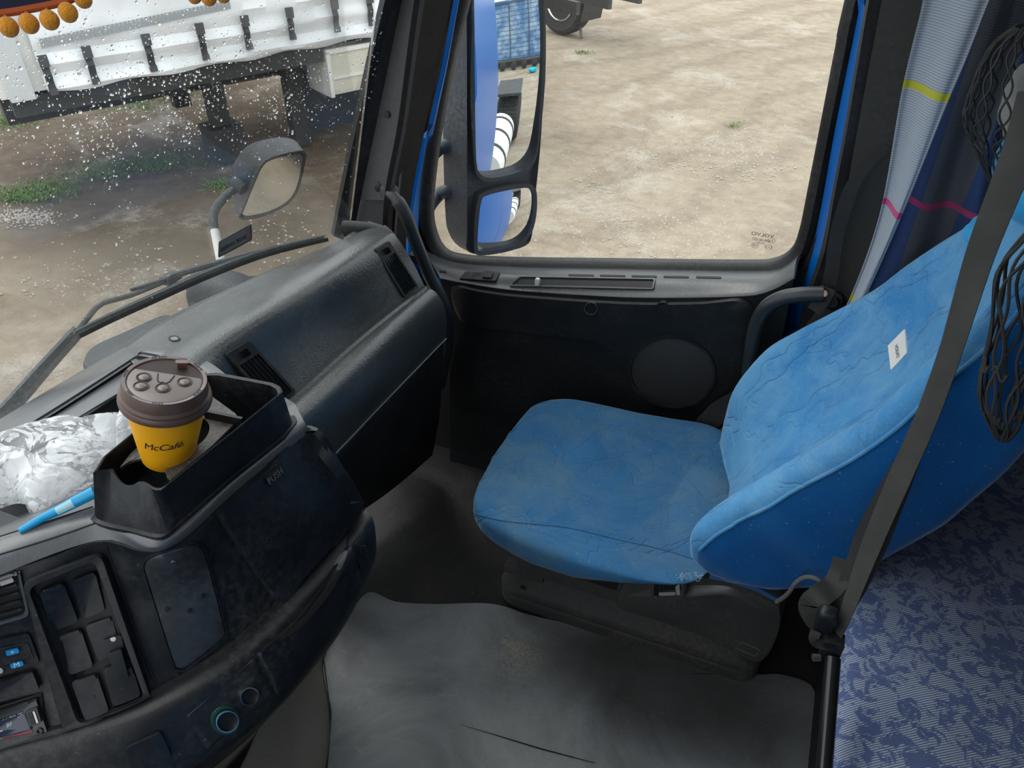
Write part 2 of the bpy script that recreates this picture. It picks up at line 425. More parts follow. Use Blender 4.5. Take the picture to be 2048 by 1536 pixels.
# darker brown soil towards the trailer
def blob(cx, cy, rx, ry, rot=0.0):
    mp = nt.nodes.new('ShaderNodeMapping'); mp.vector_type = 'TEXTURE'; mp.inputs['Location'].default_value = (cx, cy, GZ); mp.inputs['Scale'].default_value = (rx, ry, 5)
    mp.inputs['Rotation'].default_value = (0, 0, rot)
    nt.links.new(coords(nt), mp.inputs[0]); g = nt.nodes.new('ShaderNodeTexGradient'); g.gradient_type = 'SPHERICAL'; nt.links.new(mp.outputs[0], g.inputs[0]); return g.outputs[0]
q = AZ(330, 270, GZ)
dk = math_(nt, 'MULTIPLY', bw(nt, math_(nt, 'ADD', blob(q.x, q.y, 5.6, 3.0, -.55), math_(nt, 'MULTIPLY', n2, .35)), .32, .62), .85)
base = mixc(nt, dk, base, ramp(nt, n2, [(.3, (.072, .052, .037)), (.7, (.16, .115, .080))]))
vor = nt.nodes.new('ShaderNodeTexVoronoi'); vor.inputs['Scale'].default_value = 24; nt.links.new(c, vor.inputs[0])
peb = math_(nt, 'MULTIPLY', bw(nt, vor.outputs['Distance'], .26, .16), math_(nt, 'MULTIPLY', bw(nt, math_(nt, 'ADD', noise_(nt, c, .9, 4, .7, .4), math_(nt, 'MULTIPLY', n3, .25)), .66, .80), .5))
base = mixc(nt, peb, base, (.60, .55, .49))
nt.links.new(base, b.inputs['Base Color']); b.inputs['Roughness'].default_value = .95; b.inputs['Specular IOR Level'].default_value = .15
ch = bump(nt, b, n2, .9, .05); bump(nt, b, n3, .7, .012, ch)
mb = MB(); rows = []
for j in range(61):
    y = -14+j*.9; r = []
    for i in range(70):
        x = -34+i*.9
        h = .05*mnoise.noise(V((x*.35, y*.35, 0)))+.02*mnoise.noise(V((x*1.1, y*1.1, 3)))
        r.append(V((x, y, GZ+h-.02)))
    rows.append(r)
mb.grid(rows)
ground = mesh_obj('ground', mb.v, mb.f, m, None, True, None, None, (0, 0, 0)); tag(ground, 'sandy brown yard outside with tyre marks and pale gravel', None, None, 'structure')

# loose stones
random.seed(3)
mb = MB()
def stone(p, r):
    a = [V((random.uniform(.6, 1)*r, 0, 0)), V((0, random.uniform(.6, 1)*r, 0)), V((-random.uniform(.6, 1)*r, 0, 0)), V((0, -random.uniform(.6, 1)*r, 0))]
    M = Matrix.Rotation(random.uniform(0, 6), 3, 'Z'); top = V((random.uniform(-.3, .3)*r, random.uniform(-.3, .3)*r, r*.55))
    vs = [p+M @ k for k in a]+[p+M @ (k*.55+V((0, 0, r*.45))) for k in a]+[p+top]
    mb.add(vs, [(0, 1, 5, 4), (1, 2, 6, 5), (2, 3, 7, 6), (3, 0, 4, 7), (4, 5, 8), (5, 6, 8), (6, 7, 8), (7, 4, 8)])
for cu_, cv_, su, sv, n, rr in ((1480, 290, 110, 60, 420, .018), (1250, 400, 200, 70, 400, .016), (1400, 470, 160, 50, 350, .015), (50, 430, 60, 16, 420, .015), (200, 560, 200, 60, 250, .016), (1080, 520, 120, 60, 120, .014), (560, 480, 90, 60, 120, .016), (1300, 300, 90, 60, 160, .015), (60, 730, 60, 50, 200, .012)):
    for k in range(n):
        u = random.gauss(cu_, su*.6); v = random.gauss(cv_, sv*.6); q = AZ(u, v, GZ)
        if q.y > 2.4 or q.x < -2.6: stone(V((q.x, q.y, GZ-.02+.05*mnoise.noise(V((q.x*.35, q.y*.35, 0)))+.02*mnoise.noise(V((q.x*1.1, q.y*1.1, 3))))), rr*random.uniform(.35, 1.25))
stone_m = plain('pale_stone', (.48, .43, .38), .8)
tag(mb.build('loose_gravel', stone_m, None, False, None, None, (0, 0, GZ)), 'pale loose gravel scattered over the sandy yard', 'gravel', None, 'stuff')

# grass
grass_m = plain('fresh_grass', (.14, .22, .055), .7)
def grass(name, spots, label):
    mb = MB()
    for (cu_, cv_, su, sv, n) in spots:
        for k in range(int(n*.6)):
            q = AZ(random.gauss(cu_, su), random.gauss(cv_, sv), GZ); h = random.uniform(.012, .038); a = random.uniform(0, 6.28); wd = .006
            d = V((math.cos(a), math.sin(a), 0)); e = V((random.uniform(-.05, .05), random.uniform(-.05, .05), h)); q.z = GZ-.01
            mb.add([q-d*wd, q+d*wd, q+e*.6+d*wd*.7, q+e*.6-d*wd*.7, q+e], [(0, 1, 2, 3), (3, 2, 4)])
    q = AZ(spots[0][0], spots[0][1], GZ)
    tag(mb.build(name, grass_m, None, False, None, None, (q.x, q.y, GZ)), label, 'grass', None, 'stuff')
random.seed(11)
grass('grass_patch', [(20, 240, 28, 8, 1500), (60, 232, 20, 6, 500)], 'bright grass patch under the left corner of the white trailer')
grass('grass_patch', [(50, 385, 45, 9, 1300), (100, 372, 30, 8, 700), (30, 395, 30, 5, 500)], 'grass streak at the left edge, left of the small front mirror')
grass('grass_patch', [(260, 330, 60, 8, 900), (200, 345, 40, 6, 500), (330, 318, 40, 8, 500)], 'sparse grass streak in the dark soil below the trailer')
grass('grass_patch', [(435, 368, 12, 7, 500)], 'small green tuft directly behind the front mirror arm')
grass('grass_patch', [(280, 205, 14, 7, 400), (345, 190, 40, 8, 400), (230, 215, 60, 5, 350)], 'thin grass beneath the trailer, left of its landing leg')
grass('grass_patch', [(1168, 104, 9, 2, 160), (1470, 250, 8, 3, 90)], 'tiny grass tufts in the open sand outside the door window')

# ------------------------------------------------------------------ curtain-side trailer
TZ = -.24
A = AZ(75, 190, TZ); B = AZ(770, 70, TZ); td = (B-A).normalized(); tn = V((td.y, -td.x, 0))   # tn: towards the cab
if tn.dot(EYE-A) < 0: tn = -tn
trailer = thing('curtain_side_trailer', 'white curtain-sided trailer parked in front of the truck', 'trailer', (A.x-tn.x*1.2, A.y-tn.y*1.2, GZ))
def TP(s, h, d=0.0): return V((A.x, A.y, TZ))+td*s+V((0, 0, h))+tn*d   # s metres along, h above the curtain hem, d outwards
def tpix(u, v, d=0.0):
    p = atp(u, v, TP(0, 0, d), tn); q = p-TP(0, 0, d); return q.dot(td), q.z
tarp_m, nt, b, o = newmat('white_tarpaulin'); c = coords(nt); b.inputs['Roughness'].default_value = .45
nt.links.new(mixc(nt, bw(nt, noise_(nt, c, 2, 5), .45, .8), (.80, .82, .84), (.62, .63, .62)), b.inputs['Base Color'])
rows = []
hs = [0, .03, .06, .10, .14, .18, .22, .26, .30, .36, .42, .5, .6, .75, .95, 1.2, 1.6, 2.2, 2.7]
L = 5.2
for i in range(160):
    s = L*i/159; r = []
    for h in hs:
        d = 0
        if h < .8:
            f = 1-h/.8; d = f*(.03*math.sin(h*34+1.3*mnoise.noise(V((s*.5, h, 0))))+.02*math.sin(s*2*PI/.72)*math.exp(-h*3)+.012*mnoise.noise(V((s*2.5, h*9, 2))))
        r.append(TP(s+.08, h+(.012*math.cos(s*2*PI/.72) if h == 0 else 0), d+.02))
    rows.append(r)
mb = sheet(rows, .02, -tn); mb.build('curtain', tarp_m, trailer)
# body, corner post, end panel
mb = MB()
def tbox(mb, s0, s1, h0, h1, d0, d1):
    vs = [TP(s, h, d) for s in (s0, s1) for d in (d0, d1) for h in (h0, h1)]
    return mb.add(vs, [(0, 1, 3, 2), (4, 6, 7, 5), (0, 4, 5, 1), (2, 3, 7, 6), (0, 2, 6, 4), (1, 5, 7, 3)])
tbox(mb, -.06, L, .02, 2.75, -2.45, -.03); mb.build('body', white_m, trailer, False)
mb = MB(); tbox(mb, -.2, -.02, -.02, 2.75, -.10, .035); mb.build('corner_post', plain('grey_white_post', (.55, .57, .58), .4), trailer, False)
mb = MB(); tbox(mb, -.26, -.2, .0, 2.75, -2.4, -.02); mb.build('end_panel', white_m, trailer, False)
frame_m = plastic('dark_dirty_chassis', (.03, .033, .035), .6, 0, 0, .6, (.1, .09, .08), dsc=2)
mb = MB(); tbox(mb, -.2, L, -.16, -.01, -.12, -.04); tbox(mb, -.2, L, -.42, -.02, -1.0, -.8); tbox(mb, -.2, L, -.42, -.02, -1.8, -1.6)
for k in range(18): tbox(mb, k*.55, k*.55+.06, -.18, -.03, -2.4, -.1)
mb.build('chassis_frame', frame_m, trailer, False)
s, h = tpix(430, 150, -.6)
mb = MB(); tbox(mb, s-.12, s+.06, -.85, -.1, -.75, -.6); tbox(mb, s-.2, s+.14, -(TZ-GZ)+.02, -.75, -.85, -.5)
mb.build('landing_leg', frame_m, trailer, False); mb = MB(); tbox(mb, s-.12, s+.06, -.85, -.1, -1.95, -1.8); mb.build('landing_leg', frame_m, trailer, False)
s, h = tpix(600, 170, -.4)
mb = MB(); tbox(mb, s-.12, s+.06, -1.08, -.1, -.6, -.45); mb.build('support_leg', frame_m, trailer, False)
p0 = tpix(655, 105, 0); p1 = tpix(760, 90, 0); q0 = tpix(670, 195, 0)
mb = MB(); tbox(mb, p0[0], p1[0]+1.6, q0[1]+.02, p0[1], -.5, -.02); mb.build('side_box', plain('cream_box_paint', (.62, .60, .50), .5), trailer, False)
mb = MB(); tbox(mb, p0[0]+.03, p1[0]+1.57, q0[1]+.17, q0[1]+.19, -.02, -.005); tbox(mb, p0[0]-.02, p1[0]+1.6, p0[1]-.02, p0[1]+.02, -.5, .0)
tbox(mb, p0[0]-.02, p0[0]+.02, q0[1], p0[1], -.5, .0); mb.build('side_box_trim', white_m, trailer, False)
mb = MB(); tbox(mb, p0[0]-.15, L, -1.0, -.1, -.9, -.55); mb.build('dark_backing', plain('dark_blue_backing', (.03, .045, .07), .5), trailer, False)  # dark panel filling the dark area behind the cream box
# marking stripe of small rectangles
mb = MB(); a0 = tpix(78, 85); a1 = tpix(450, 8); n = 46
for k in range(n):
    t = k/(n-1); s = a0[0]+(a1[0]-a0[0])*t; h = a0[1]+(a1[1]-a0[1])*t; wd = (a1[0]-a0[0])/n*.82
    if k > 60: break
    mb.add([TP(s, h-.035, .047), TP(s+wd, h-.035, .047), TP(s+wd, h+.035, .047), TP(s, h+.035, .047)], [(0, 1, 2, 3)])
k = n
mb.build('marking_stripe', grey_m, trailer, False)
# buckles with straps
bk_m = plain('dark_steel_buckle', (.10, .10, .10), .5, .6)
strap_m = plain('black_strap', (.03, .03, .03), .6)
for (u0, v0, u1, v1) in ((76, 112, 98, 182), (163, 94, 187, 160), (281, 70, 300, 135), (388, 48, 404, 113), (478, 33, 490, 92), (567, 17, 576, 73), (657, 0, 665, 58), (727, -12, 731, 46)):
    s0, h0 = tpix(u0+4, v0); s1, h1 = tpix(u1, v1)
    s1 = s0
    mb = MB(); pts = [TP(s0+(s1-s0)*t, h0+(h1-h0)*t, .075-.02*abs(math.sin(t*6))) for t in [i/8 for i in range(9)]]
    mb.strip(pts, tn, .055, .012); st = mb.build('strap', strap_m, trailer, False)
    mb = MB(); tbox(mb, s0-.035, s0+.035, h0-.07, h0+.02, .06, .09); mb.build('buckle', bk_m, st, False); mb = MB(); tbox(mb, s1-.03, s1+.03, h1-.02, h1+.03, .05, .08); mb.build('hem_hook', bk_m, st, False)

# ------------------------------------------------------------------ truck wheel beyond the yard
q = AZ(1128, 66, GZ); wc = V((q.x, q.y, GZ+.50)); wa = V((.93, -.36, 0)).normalized(); wa = (V((EYE.x, EYE.y, 0))-V((wc.x, wc.y, 0))).normalized(); wa = (Matrix.Rotation(-.75, 3, 'Z') @ wa)
tyre_m = plastic('tyre_rubber', (.02, .02, .022), .75, 0, 0, .6, (.1, .095, .09), dsc=2)
truck = thing('parked_truck_axle', 'dark wheel with chrome rim and black mudguard of a truck parked across the yard', 'truck', (wc.x, wc.y, GZ))
MB().lathe([(.30, -.13), (.44, -.16), (.49, -.13), (.505, -.06), (.505, .06), (.49, .13), (.44, .16), (.30, .13)], wc, wa, 40).build('tyre', tyre_m, truck)
MB().lathe([(.30, -.1), (.30, .14), (.285, .15), (.27, .13), (.25, .05), (.18, .02), (.12, .06), (.12, .1), (.0, .1)], wc, wa, 32).build('rim', chrome_m, truck)
Q = wa.to_track_quat('Z', 'Y').to_matrix()
mb = MB()
for k in range(10):
    a = 2*PI*k/10; p = wc+Q @ V((.165*math.cos(a), .165*math.sin(a), .05)); MB().lathe([(.018, 0), (.018, .05), (.008, .06)], p, wa, 8).build('wheel_nut', steel_m, truck)
side = wa.cross(V((0, 0, 1)))
mb = MB(); rows = []
for k in range(13):
    a = PI*(-.12)+PI*1.24*k/12; d = side*math.cos(a)*.60+V((0, 0, math.sin(a)*.60)); rows.append([wc+d-wa*.25, wc+d+wa*.2])
mb = sheet(rows, .03, V((0, 0, 1))); mb.build('mudguard', frame_m, truck)
mb = MB(); M = Matrix((side, wa, V((0, 0, 1)))).transposed(); mb.box(wc+V((0, 0, .82))-wa*.3, (1.5, .8, .35), M)
mb.build('chassis', frame_m, truck, False)
a = AZ(1163, 76, GZ); bq = AD(1148, -60, (a-EYE).dot(FWD)); mb = MB().tube([a, bq], .025, 8)
tag(mb.build('wooden_prop', plain('grey_pole', (.16, .15, .14), .7)), 'thin grey prop pole leaning beside the chrome-rimmed wheel', 'pole')

# ------------------------------------------------------------------ kerb-view mirror at the front corner
fm = thing('front_mirror', 'grey wide-angle front mirror on a bent arm outside the windshield', 'mirror', AX(440, 640, -1.46))
FX = AD(540, 360, 2.15)
gn = (V((-.35, -.35, -.8)).normalized()-(FX-EYE).normalized()).normalized()          # the glass faces the driver, turned off axis
go = [(521, 332), (541, 315), (600, 301), (611, 306), (612, 318), (597, 380), (572, 412), (530, 432), (492, 440), (478, 436), (482, 424), (512, 350)]
G = [atp(u, v, FX, gn) for u, v in go]; Gs = smooth(G, 3, True)
cG = sum(G, V((0, 0, 0)))/len(G)
back = [(466, 330), (494, 292), (545, 276), (580, 277), (596, 290), (590, 330), (560, 370), (520, 410), (490, 425), (476, 425), (466, 400), (463, 350)]
Bk = smooth([atp(u, v, FX-gn*.075, gn) for u, v in back], 3, True)
mid = [p.lerp(q, .5) for p, q in zip(Gs, Bk)]
cB = sum(Bk, V((0, 0, 0)))/len(Bk)
mb = MB(); mb.grid([[p.lerp(cG, .10)-gn*.008 for p in Gs], [p.lerp(cG, .06)+gn*.001 for p in Gs], Gs, [p.lerp(q, .4) for p, q in zip(Gs, Bk)], Bk, [p.lerp(cB, .35)-gn*.02 for p in Bk], [p.lerp(cB, .95)-gn*.026 for p in Bk]], cu=True, cap=True)
mb.build('housing', mirror_shell_m, fm)
mb = MB(); rr = [p.lerp(cG, .11) for p in Gs]; mb.grid([[p-gn*.012 for p in rr], [p-gn*.003 for p in rr]], cu=True, cap=True); mb.build('mirror_glass', dmirror_m, fm)
arm = [(478, 372, 2.20), (462, 384, 2.19), (440, 405, 2.18), (428, 425, 2.17), (427, 445, 2.16), (433, 478, 2.15), (441, 520, 2.13), (447, 560, 2.12), (448, 610, 2.1)]
ap = smooth([AD(u, v, d) for u, v, d in arm], 4); k0 = int(len(ap)*.56)
mb = MB(); mb.tube(ap[:k0+1], .0125, 12); mb.lathe([(0, -.01), (.02, -.01), (.024, .01), (.02, .03)], AD(472, 366, 2.2), (AD(484, 374, 2.2)-AD(466, 360, 2.2)), 14); mb.build('arm', mirror_shell_m, fm)
mb = MB(); mb.tube(ap[k0:], .0122, 12); mb.build('arm', plain('flaking_white_paint', (.72, .71, .66), .5), fm, label='lower arm wrapped in flaking white tape')
mb = MB(); mb.grid(superbox(AD(455, 615, 2.12), (.10, .07, .10), .6, .6, 20, 12), cu=True); mb.build('arm_base', mirror_shell_m, fm)

# ------------------------------------------------------------------ main door mirror
MC = AD(1005, 240, 2.16)
dinc = (MC-EYE).normalized()
GC1 = atp(1010, 130, MC, V((.78, -.6, .1)).normalized())
MN = (V((1, -.10, -.17)).normalized()-(GC1-EYE).normalized()).normalized()
mir = thing('door_mirror', 'tall black double-glass mirror outside the passenger door', 'mirror', AD(880, 400, 2.0))
def mpix(u, v, d=0.0): return atp(u, v, GC1+MN*d, MN)
g1 = [mpix(p.x, p.y) for p in smooth([V((a, bb, 0)) for a, bb in ((948, -80), (1010, -95), (1076, -80), (1081, 20), (1080, 120), (1072, 250), (1066, 305), (1045, 335), (1010, 348), (975, 353), (957, 345), (948, 320), (945, 200), (944, 60))], 3, True)]
g2 = [mpix(p.x, p.y) for p in smooth([V((a, bb, 0)) for a, bb in ((958, 400), (970, 388), (1010, 378), (1045, 373), (1058, 378), (1062, 395), (1060, 430), (1052, 460), (1030, 485), (990, 496), (960, 500), (951, 492), (952, 450))], 3, True)]
GC2 = mpix(1005, 438)
NC2 = (V((1, -.22, -.55)).normalized()-(GC2-EYE).normalized()).normalized()
LENS = ((GC1, MN, 2.2), (GC2, NC2, .55))
def lens_h(p, i):
    gc, nc, R_ = LENS[i]; r = p-gc; r = r-MN*r.dot(MN); k = nc.dot(MN); t = (nc-MN*k)/k
    return .010-r.length_squared/(2*R_)-t.dot(r)
def lens_hit(u, v, i, ax, val):
    gc, nc, R_ = LENS[i]; p = mpix(u, v); r = p-gc; t = nc/nc.dot(MN); n = (t+r/R_).normalized(); d = ray(u, v).normalized(); d = d-2*d.dot(n)*n
    return p+d*((val-p[ax])/d[ax])
house = [(890, -110), (960, -125), (1060, -120), (1090, -90), (1089, 60), (1086, 200), (1080, 300), (1070, 400), (1064, 470), (1050, 492), (1010, 503), (960, 509), (925, 500), (903, 470), (896, 420), (892, 250), (896, 120)]
hf = [mpix(p.x, p.y, .006) for p in smooth([V((max(a, 934), bb, 0)) for a, bb in house], 3, True)]
hb = [mpix(p.x, p.y, -.09) for p in smooth([V((a-6 if a < 1000 else a-40, bb+(-6 if bb > 400 else 0), 0)) for a, bb in house], 3, True)]
cf = sum(hf, V((0, 0, 0)))/len(hf); cb = sum(hb, V((0, 0, 0)))/len(hb)
def shrink(pts, k, off=0): 
    cc = sum(pts, V((0, 0, 0)))/len(pts); return [p.lerp(cc, k)+MN*off for p in pts]
mb = MB(); mb.grid([shrink(hf, .93, -.02), shrink(hf, .03, -.02), shrink(hf, .0, 0), [p.lerp(q, .5) for p, q in zip(hf, hb)], hb, shrink(hb, .4, -.02), shrink(hb, .95, -.025)], cu=True, cap=True)
mb.build('housing', mirror_shell_m, mir)
for i, g in enumerate((g1, g2)):
    cc = sum(g, V((0, 0, 0)))/len(g); g = resample(g+[g[0]], 81)[:-1]
    rows = [[p+MN*-.012 for p in g]]+[[p.lerp(cc, f)+MN*lens_h(p.lerp(cc, f), i) for p in g] for f in [k/20 for k in range(20)]+[.985]]
    mb = MB(); mb.grid(rows, cu=True, cap=True); mb.build('mirror_glass', mirror_m, mir, True, 'tall curved mirror glass' if i == 0 else 'small wide-angle mirror glass', 60)
# bezel: face with the two openings left free = rims round each glass and filler bars
def mring(a, k0, o0, o1):
    c0 = sum(a, V((0, 0, 0)))/len(a); out = [p+(p-c0).normalized()*k0 for p in a]
    mb = MB(); mb.grid([[p+MN*o0 for p in a], [p+MN*o1 for p in a], [p+MN*o1 for p in out], [p+MN*o0 for p in out]], cu=True, cv=True); return mb
mring(g1, .012, -.02, .014).build('bezel', mirror_rim_m, mir); mring(g2, .014, -.02, .014).build('bezel', mirror_rim_m, mir)
for u0, v0, u1, v1, d in ((905, 292, 862, 330, 0), (905, 384, 862, 425, 0)):
    p = [mpix(u0+8, v0, -.07), mpix(u0-14, v0-2, -.08), AY((u0+u1)/2-8, v0+8, 1.93), AY(u1-4, v1-10, 1.86), AY(u1-16, v1+30, 1.80)]
    MB().tube(smooth(p, 5), .019, 12).build('mount_arm', mirror_shell_m, mir)

# what stands behind the truck, seen only in the mirrors and from a step aside
def mirhit(u, v, ax, val): return lens_hit(u, v, 0, ax, val)
cont_z = GZ
q = mirhit(1030, 118, 2, GZ+.35); q2 = mirhit(1075, 110, 2, GZ+.35)
cont = thing('shipping_container', 'weathered blue container body reflected in the door mirror', 'container', (q.x+1.2, q.y, GZ))
cm, nt, b, o = newmat('weathered_blue_container'); c = coords(nt)
wv = nt.nodes.new('ShaderNodeTexWave'); wv.bands_direction = 'Z'; wv.inputs['Scale'].default_value = 1.6; wv.inputs['Distortion'].default_value = .5; nt.links.new(c, wv.inputs[0])
bc = mixc(nt, bw(nt, noise_(nt, c, 1.6, 6, .7), .42, .62), (.05, .15, .33), (.30, .40, .50)); bc = mixc(nt, bw(nt, wv.outputs[0], .9, 1), bc, (.03, .06, .12))
nt.links.new(bc, b.inputs['Base Color']); b.inputs['Roughness'].default_value = .6
mb = MB(); mb.box((q.x+1.2, q.y+.6, GZ+.35+1.3), (2.4, 6.5, 2.6)); mb.build('box', cm, cont, False)
mb = MB()
for yy in (q.y-1.2, q.y-.35, q.y+.75, q.y+1.9): mb.box((q.x-.02, yy, GZ+.35+1.3), (.05, .05, 2.5))
for zz in (GZ+.4, GZ+2.85): mb.box((q.x-.02, q.y+.3, zz), (.06, 5.6, .07))
mb.build('door_frame', plain('dark_blue_frame', (.04, .08, .14), .5), cont, False)
mb = MB()
for k in range(7):
    tag(MB().lathe([(.1, -.15), (.17, -.12), (.17, .12), (.1, .15)], (q.x-.35, q.y-2+k*.62, GZ+.17), (1, 0, 0), 14).build('old_tyre', tyre_m, None, True, None, None, (q.x-.35, q.y-2+k*.62, GZ)), ['first', 'second', 'third', 'fourth', 'fifth', 'sixth', 'last'][k]+' dark old tyre, counted from the truck side, in the row before the blue container', 'tyre', 'old tyres before the container')
q3 = mirhit(1063, 138, 2, GZ+.1); rows = []
mb = MB(); rr = superbox(q3, (.18, .2, .1), .8, .8, 16, 10, lambda p: p*(1+.35*mnoise.noise(p*9))); mb.grid(rr, cu=True)
tag(mb.build('blue_litter_bag', plain('turquoise_plastic', (.0, .45, .62), .35)), 'turquoise plastic litter bag on the ground, reflected in the tall mirror', 'bag')
# tractor side: rear wheel and white tank with straps under the cab
ch_ = thing('truck_fuel_tank', 'white tank with dark straps behind the passenger door', 'tank', (2.3, 1.6, -1.05))
MB().lathe([(0, -.75), (.27, -.75), (.3, -.7), (.3, .7), (.27, .75), (0, .75)], (2.3, 1.56, -.6), (1, 0, 0), 28).build('tank', white_m, ch_)
for x in (1.8, 2.3, 2.8): MB().lathe([(.302, -.03), (.31, -.03), (.31, .03), (.302, .03)], (x, 1.56, -.6), (1, 0, 0), 28).build('strap', strap_m, ch_)
rw = thing('truck_rear_wheel', 'rear drive wheel of this truck, reflected in the door mirror', 'wheel', (4.4, 1.6, GZ))
MB().lathe([(.3, -.26), (.46, -.28), (.5, -.22), (.5, .22), (.46, .28), (.3, .26)], (4.4, 1.62, GZ+.5), (0, 1, 0), 40).build('tyre', tyre_m, rw)
mb = MB()
for k in range(40):
    a = 2*PI*k/40; M = Matrix.Rotation(a, 3, 'Y')
    for yy in (-.18, -.06, .06, .18): mb.box(V((4.4, 1.62+yy, GZ+.5))+M @ V((.503, 0, 0)), (.02, .085, .05), M)
mb.build('tread', tyre_m, rw, False)
MB().box((4.4, 1.6, GZ+1.12), (1.2, .6, .05)).build('mudguard', frame_m, rw, False)
MB().box((3.4, .6, -.55), (5.2, .9, .25)).build('chassis', frame_m, rw, False)
# ================================================================== CAB SHELL
# windshield: a sheet raked back over a curved base line
WB = smooth([V((-1.155, -.9, .8)), V((-1.165, -.4, .80)), V((-1.165, 0, .80)), V((-1.152, .35, .80)), V((-1.125, .70, .80)), V((-1.068, 1.02, .80)), V((-1.003, 1.25, .80)), V((-.965, 1.349, .80))], 5)
WR = V((.25, .035, 1))
WTOP = 1.25
wrows = [[p+WR*(WTOP*i/12) for p in WB] for i in range(13)]
WS = bvh_grid([[p+WR*(-.3+1.9*i/12) for p in smooth([V((-1.16, -1.5, .8))]+[WB[0]], 2)[:-1]+WB+[V((-.90, 1.52, .80)), V((-.84, 1.7, .8))]] for i in range(13)])
win1 = thing('window_1', 'rain-spotted windshield with black rubber edge', 'windshield', (-1.1, .4, .8), None, 'structure')
sheet(wrows, .006, V((-1, 0, 0))).build('glass', wsglass_m, win1)
# black edge band and rubber at the side and foot
def P_(pts, y): return [AY(u, v, y) for u, v in pts]
def band(name, left, right, yl, yr, mat, parent, th=.012, label=None, k=2):
    L_ = [AY(u, v, yl) if not isinstance(yl, str) else on(WS, u, v)[0] for u, v in left]; R_ = [AY(u, v, yr) for u, v in right]
    L_ = resample(smooth(L_, 4), 24); R_ = resample(smooth(R_, 4), 24)
    rows = [[a.lerp(b_, t) for a, b_ in zip(L_, R_)] for t in [i/k for i in range(k+1)]]
    return sheet(rows, th, V((-.3, 1, 0))).build(name, mat, parent, True, label)
T1 = thing('trim_1', 'dark grey pillar trim between windshield and door', 'pillar trim', (-.95, 1.5, .8), None, 'structure')
band('windshield_band', [(806, -150), (770, 0), (740, 130), (705, 290), (667, 472)], [(822, -150), (786, 0), (756, 130), (722, 290), (685, 480)], 1.405, 1.43, plain('windshield_frit', (.02, .025, .03), .25), T1)
band('rubber_seal', [(822, -150), (786, 0), (756, 130), (722, 290), (685, 480)], [(838, -150), (804, 0), (773, 150), (740, 310), (706, 470)], 1.43, 1.45, rubber_m, T1)
band('pillar_cover', [(838, -150), (804, 0), (776, 130), (752, 250), (731, 340), (720, 400)], [(868, -150), (840, 0), (822, 130), (806, 250), (788, 340), (778, 400)], 1.45, 1.43, pillar_m, T1, k=6)
band('pillar_foot', [(731, 340), (722, 386), (706, 455), (700, 500)], [(800, 340), (795, 386), (788, 470), (790, 510)], 1.47, 1.47, pillar_m, T1)
band('pillar_side', [(868, -150), (840, 0), (822, 130), (806, 250), (788, 340), (778, 400), (775, 480), (785, 560)], [(930, -150), (903, 0), (878, 130), (852, 250), (833, 340), (820, 420), (812, 500), (830, 580)], 1.43, 1.58, lining_m, T1, k=3)
for u, v, r in ((774, 229, 6.5), (758, 374, 11)):
    q = AY(u, v, 1.437); n = V((.35, -1, .1)).normalized(); MB().lathe([(0, .003), (r*.0008, .003), (r*.00105, .0015), (r*.00108, -.003)], q, n, 18).build('screw_cap', dark_m, T1)

# passenger door
D1 = thing('door_1', 'passenger door with black trim panel and speaker', 'door', (-.4, 1.7, 0), None, 'structure')
gl_out = [(935, 0), (905, 120), (880, 250), (866, 350), (861, 420), (866, 462), (882, 497), (912, 513), (1000, 520), (1250, 524), (1480, 527), (1545, 524), (1582, 503), (1598, 465), (1612, 400), (1645, 230), (1672, 90), (1690, 0)]
gl_top = [(1716, -150), (1000, -150)]
YG = 1.68
def doorloop(dpx, y):
    """window outline grown outwards by dpx picture pixels' worth, at the distance of that outline"""
    P = [AY(u, v, YG) for u, v in gl_out]; top = [V((P[-1].x+.0, YG, 1.85)), V((-.60, YG, 1.85))]; P = P+top
    n = len(P); out = []
    for i in range(n):
        t = (P[(i+1) % n]-P[i-1]); nn = V((t.z, 0, -t.x)).normalized(); c = V((-.45, YG, 1.2))
        if nn.dot(P[i]-c) < 0: nn = -nn
        q = P[i]+nn*dpx; out.append(V((q.x, y, q.z)))
    return smooth(out, 4, True)
g0 = doorloop(.012, YG)
mb = MB(); mb.grid([[V((p.x, YG-.002, p.z)) for p in g0], [V((p.x, YG+.002, p.z)) for p in g0]], cu=True, cap=True); mb.build('window_glass', dglass_m, D1, False)
MB().grid([doorloop(-.001, YG-.004), doorloop(.006, YG-.014), doorloop(.018, YG-.02), doorloop(.03, YG-.012), doorloop(.034, YG+.02), doorloop(-.001, YG+.02)], cu=True, cv=True).build('window_seal', rubber_m, D1)
MB().grid([doorloop(.03, YG-.005), doorloop(.036, YG-.03), doorloop(.062, YG-.034), doorloop(.070, YG-.01), doorloop(.070, YG+.05), doorloop(.03, YG+.05)], cu=True, cv=True).build('door_frame', dark_m, D1)
# outer blue skin with window opening (seen in the mirror and round the frame)
mb = MB(); lo = doorloop(.066, YG+.03); c = V((-.45, YG, .6))
def outer(p):
    return V((min(.035, max(-.93-.0*p.z, p.x*1.0+(.1 if p.x > -.4 else -.14))), YG+.04, p.z))
sk = [V((min(max(p.x+(.2 if p.x > -.35 else -.2), -1.02), .015), YG+.055, (max(p.z, 1.87) if p.z > 1.7 else (-.75 if p.z < .83 else p.z)))) for p in lo]
mb.grid([lo, [V((p.x, YG+.06, p.z)) for p in lo], sk, [V((p.x, YG+.035, p.z)) for p in sk]], cu=True, cv=True); mb.build('outer_skin', blue_m, D1, True)
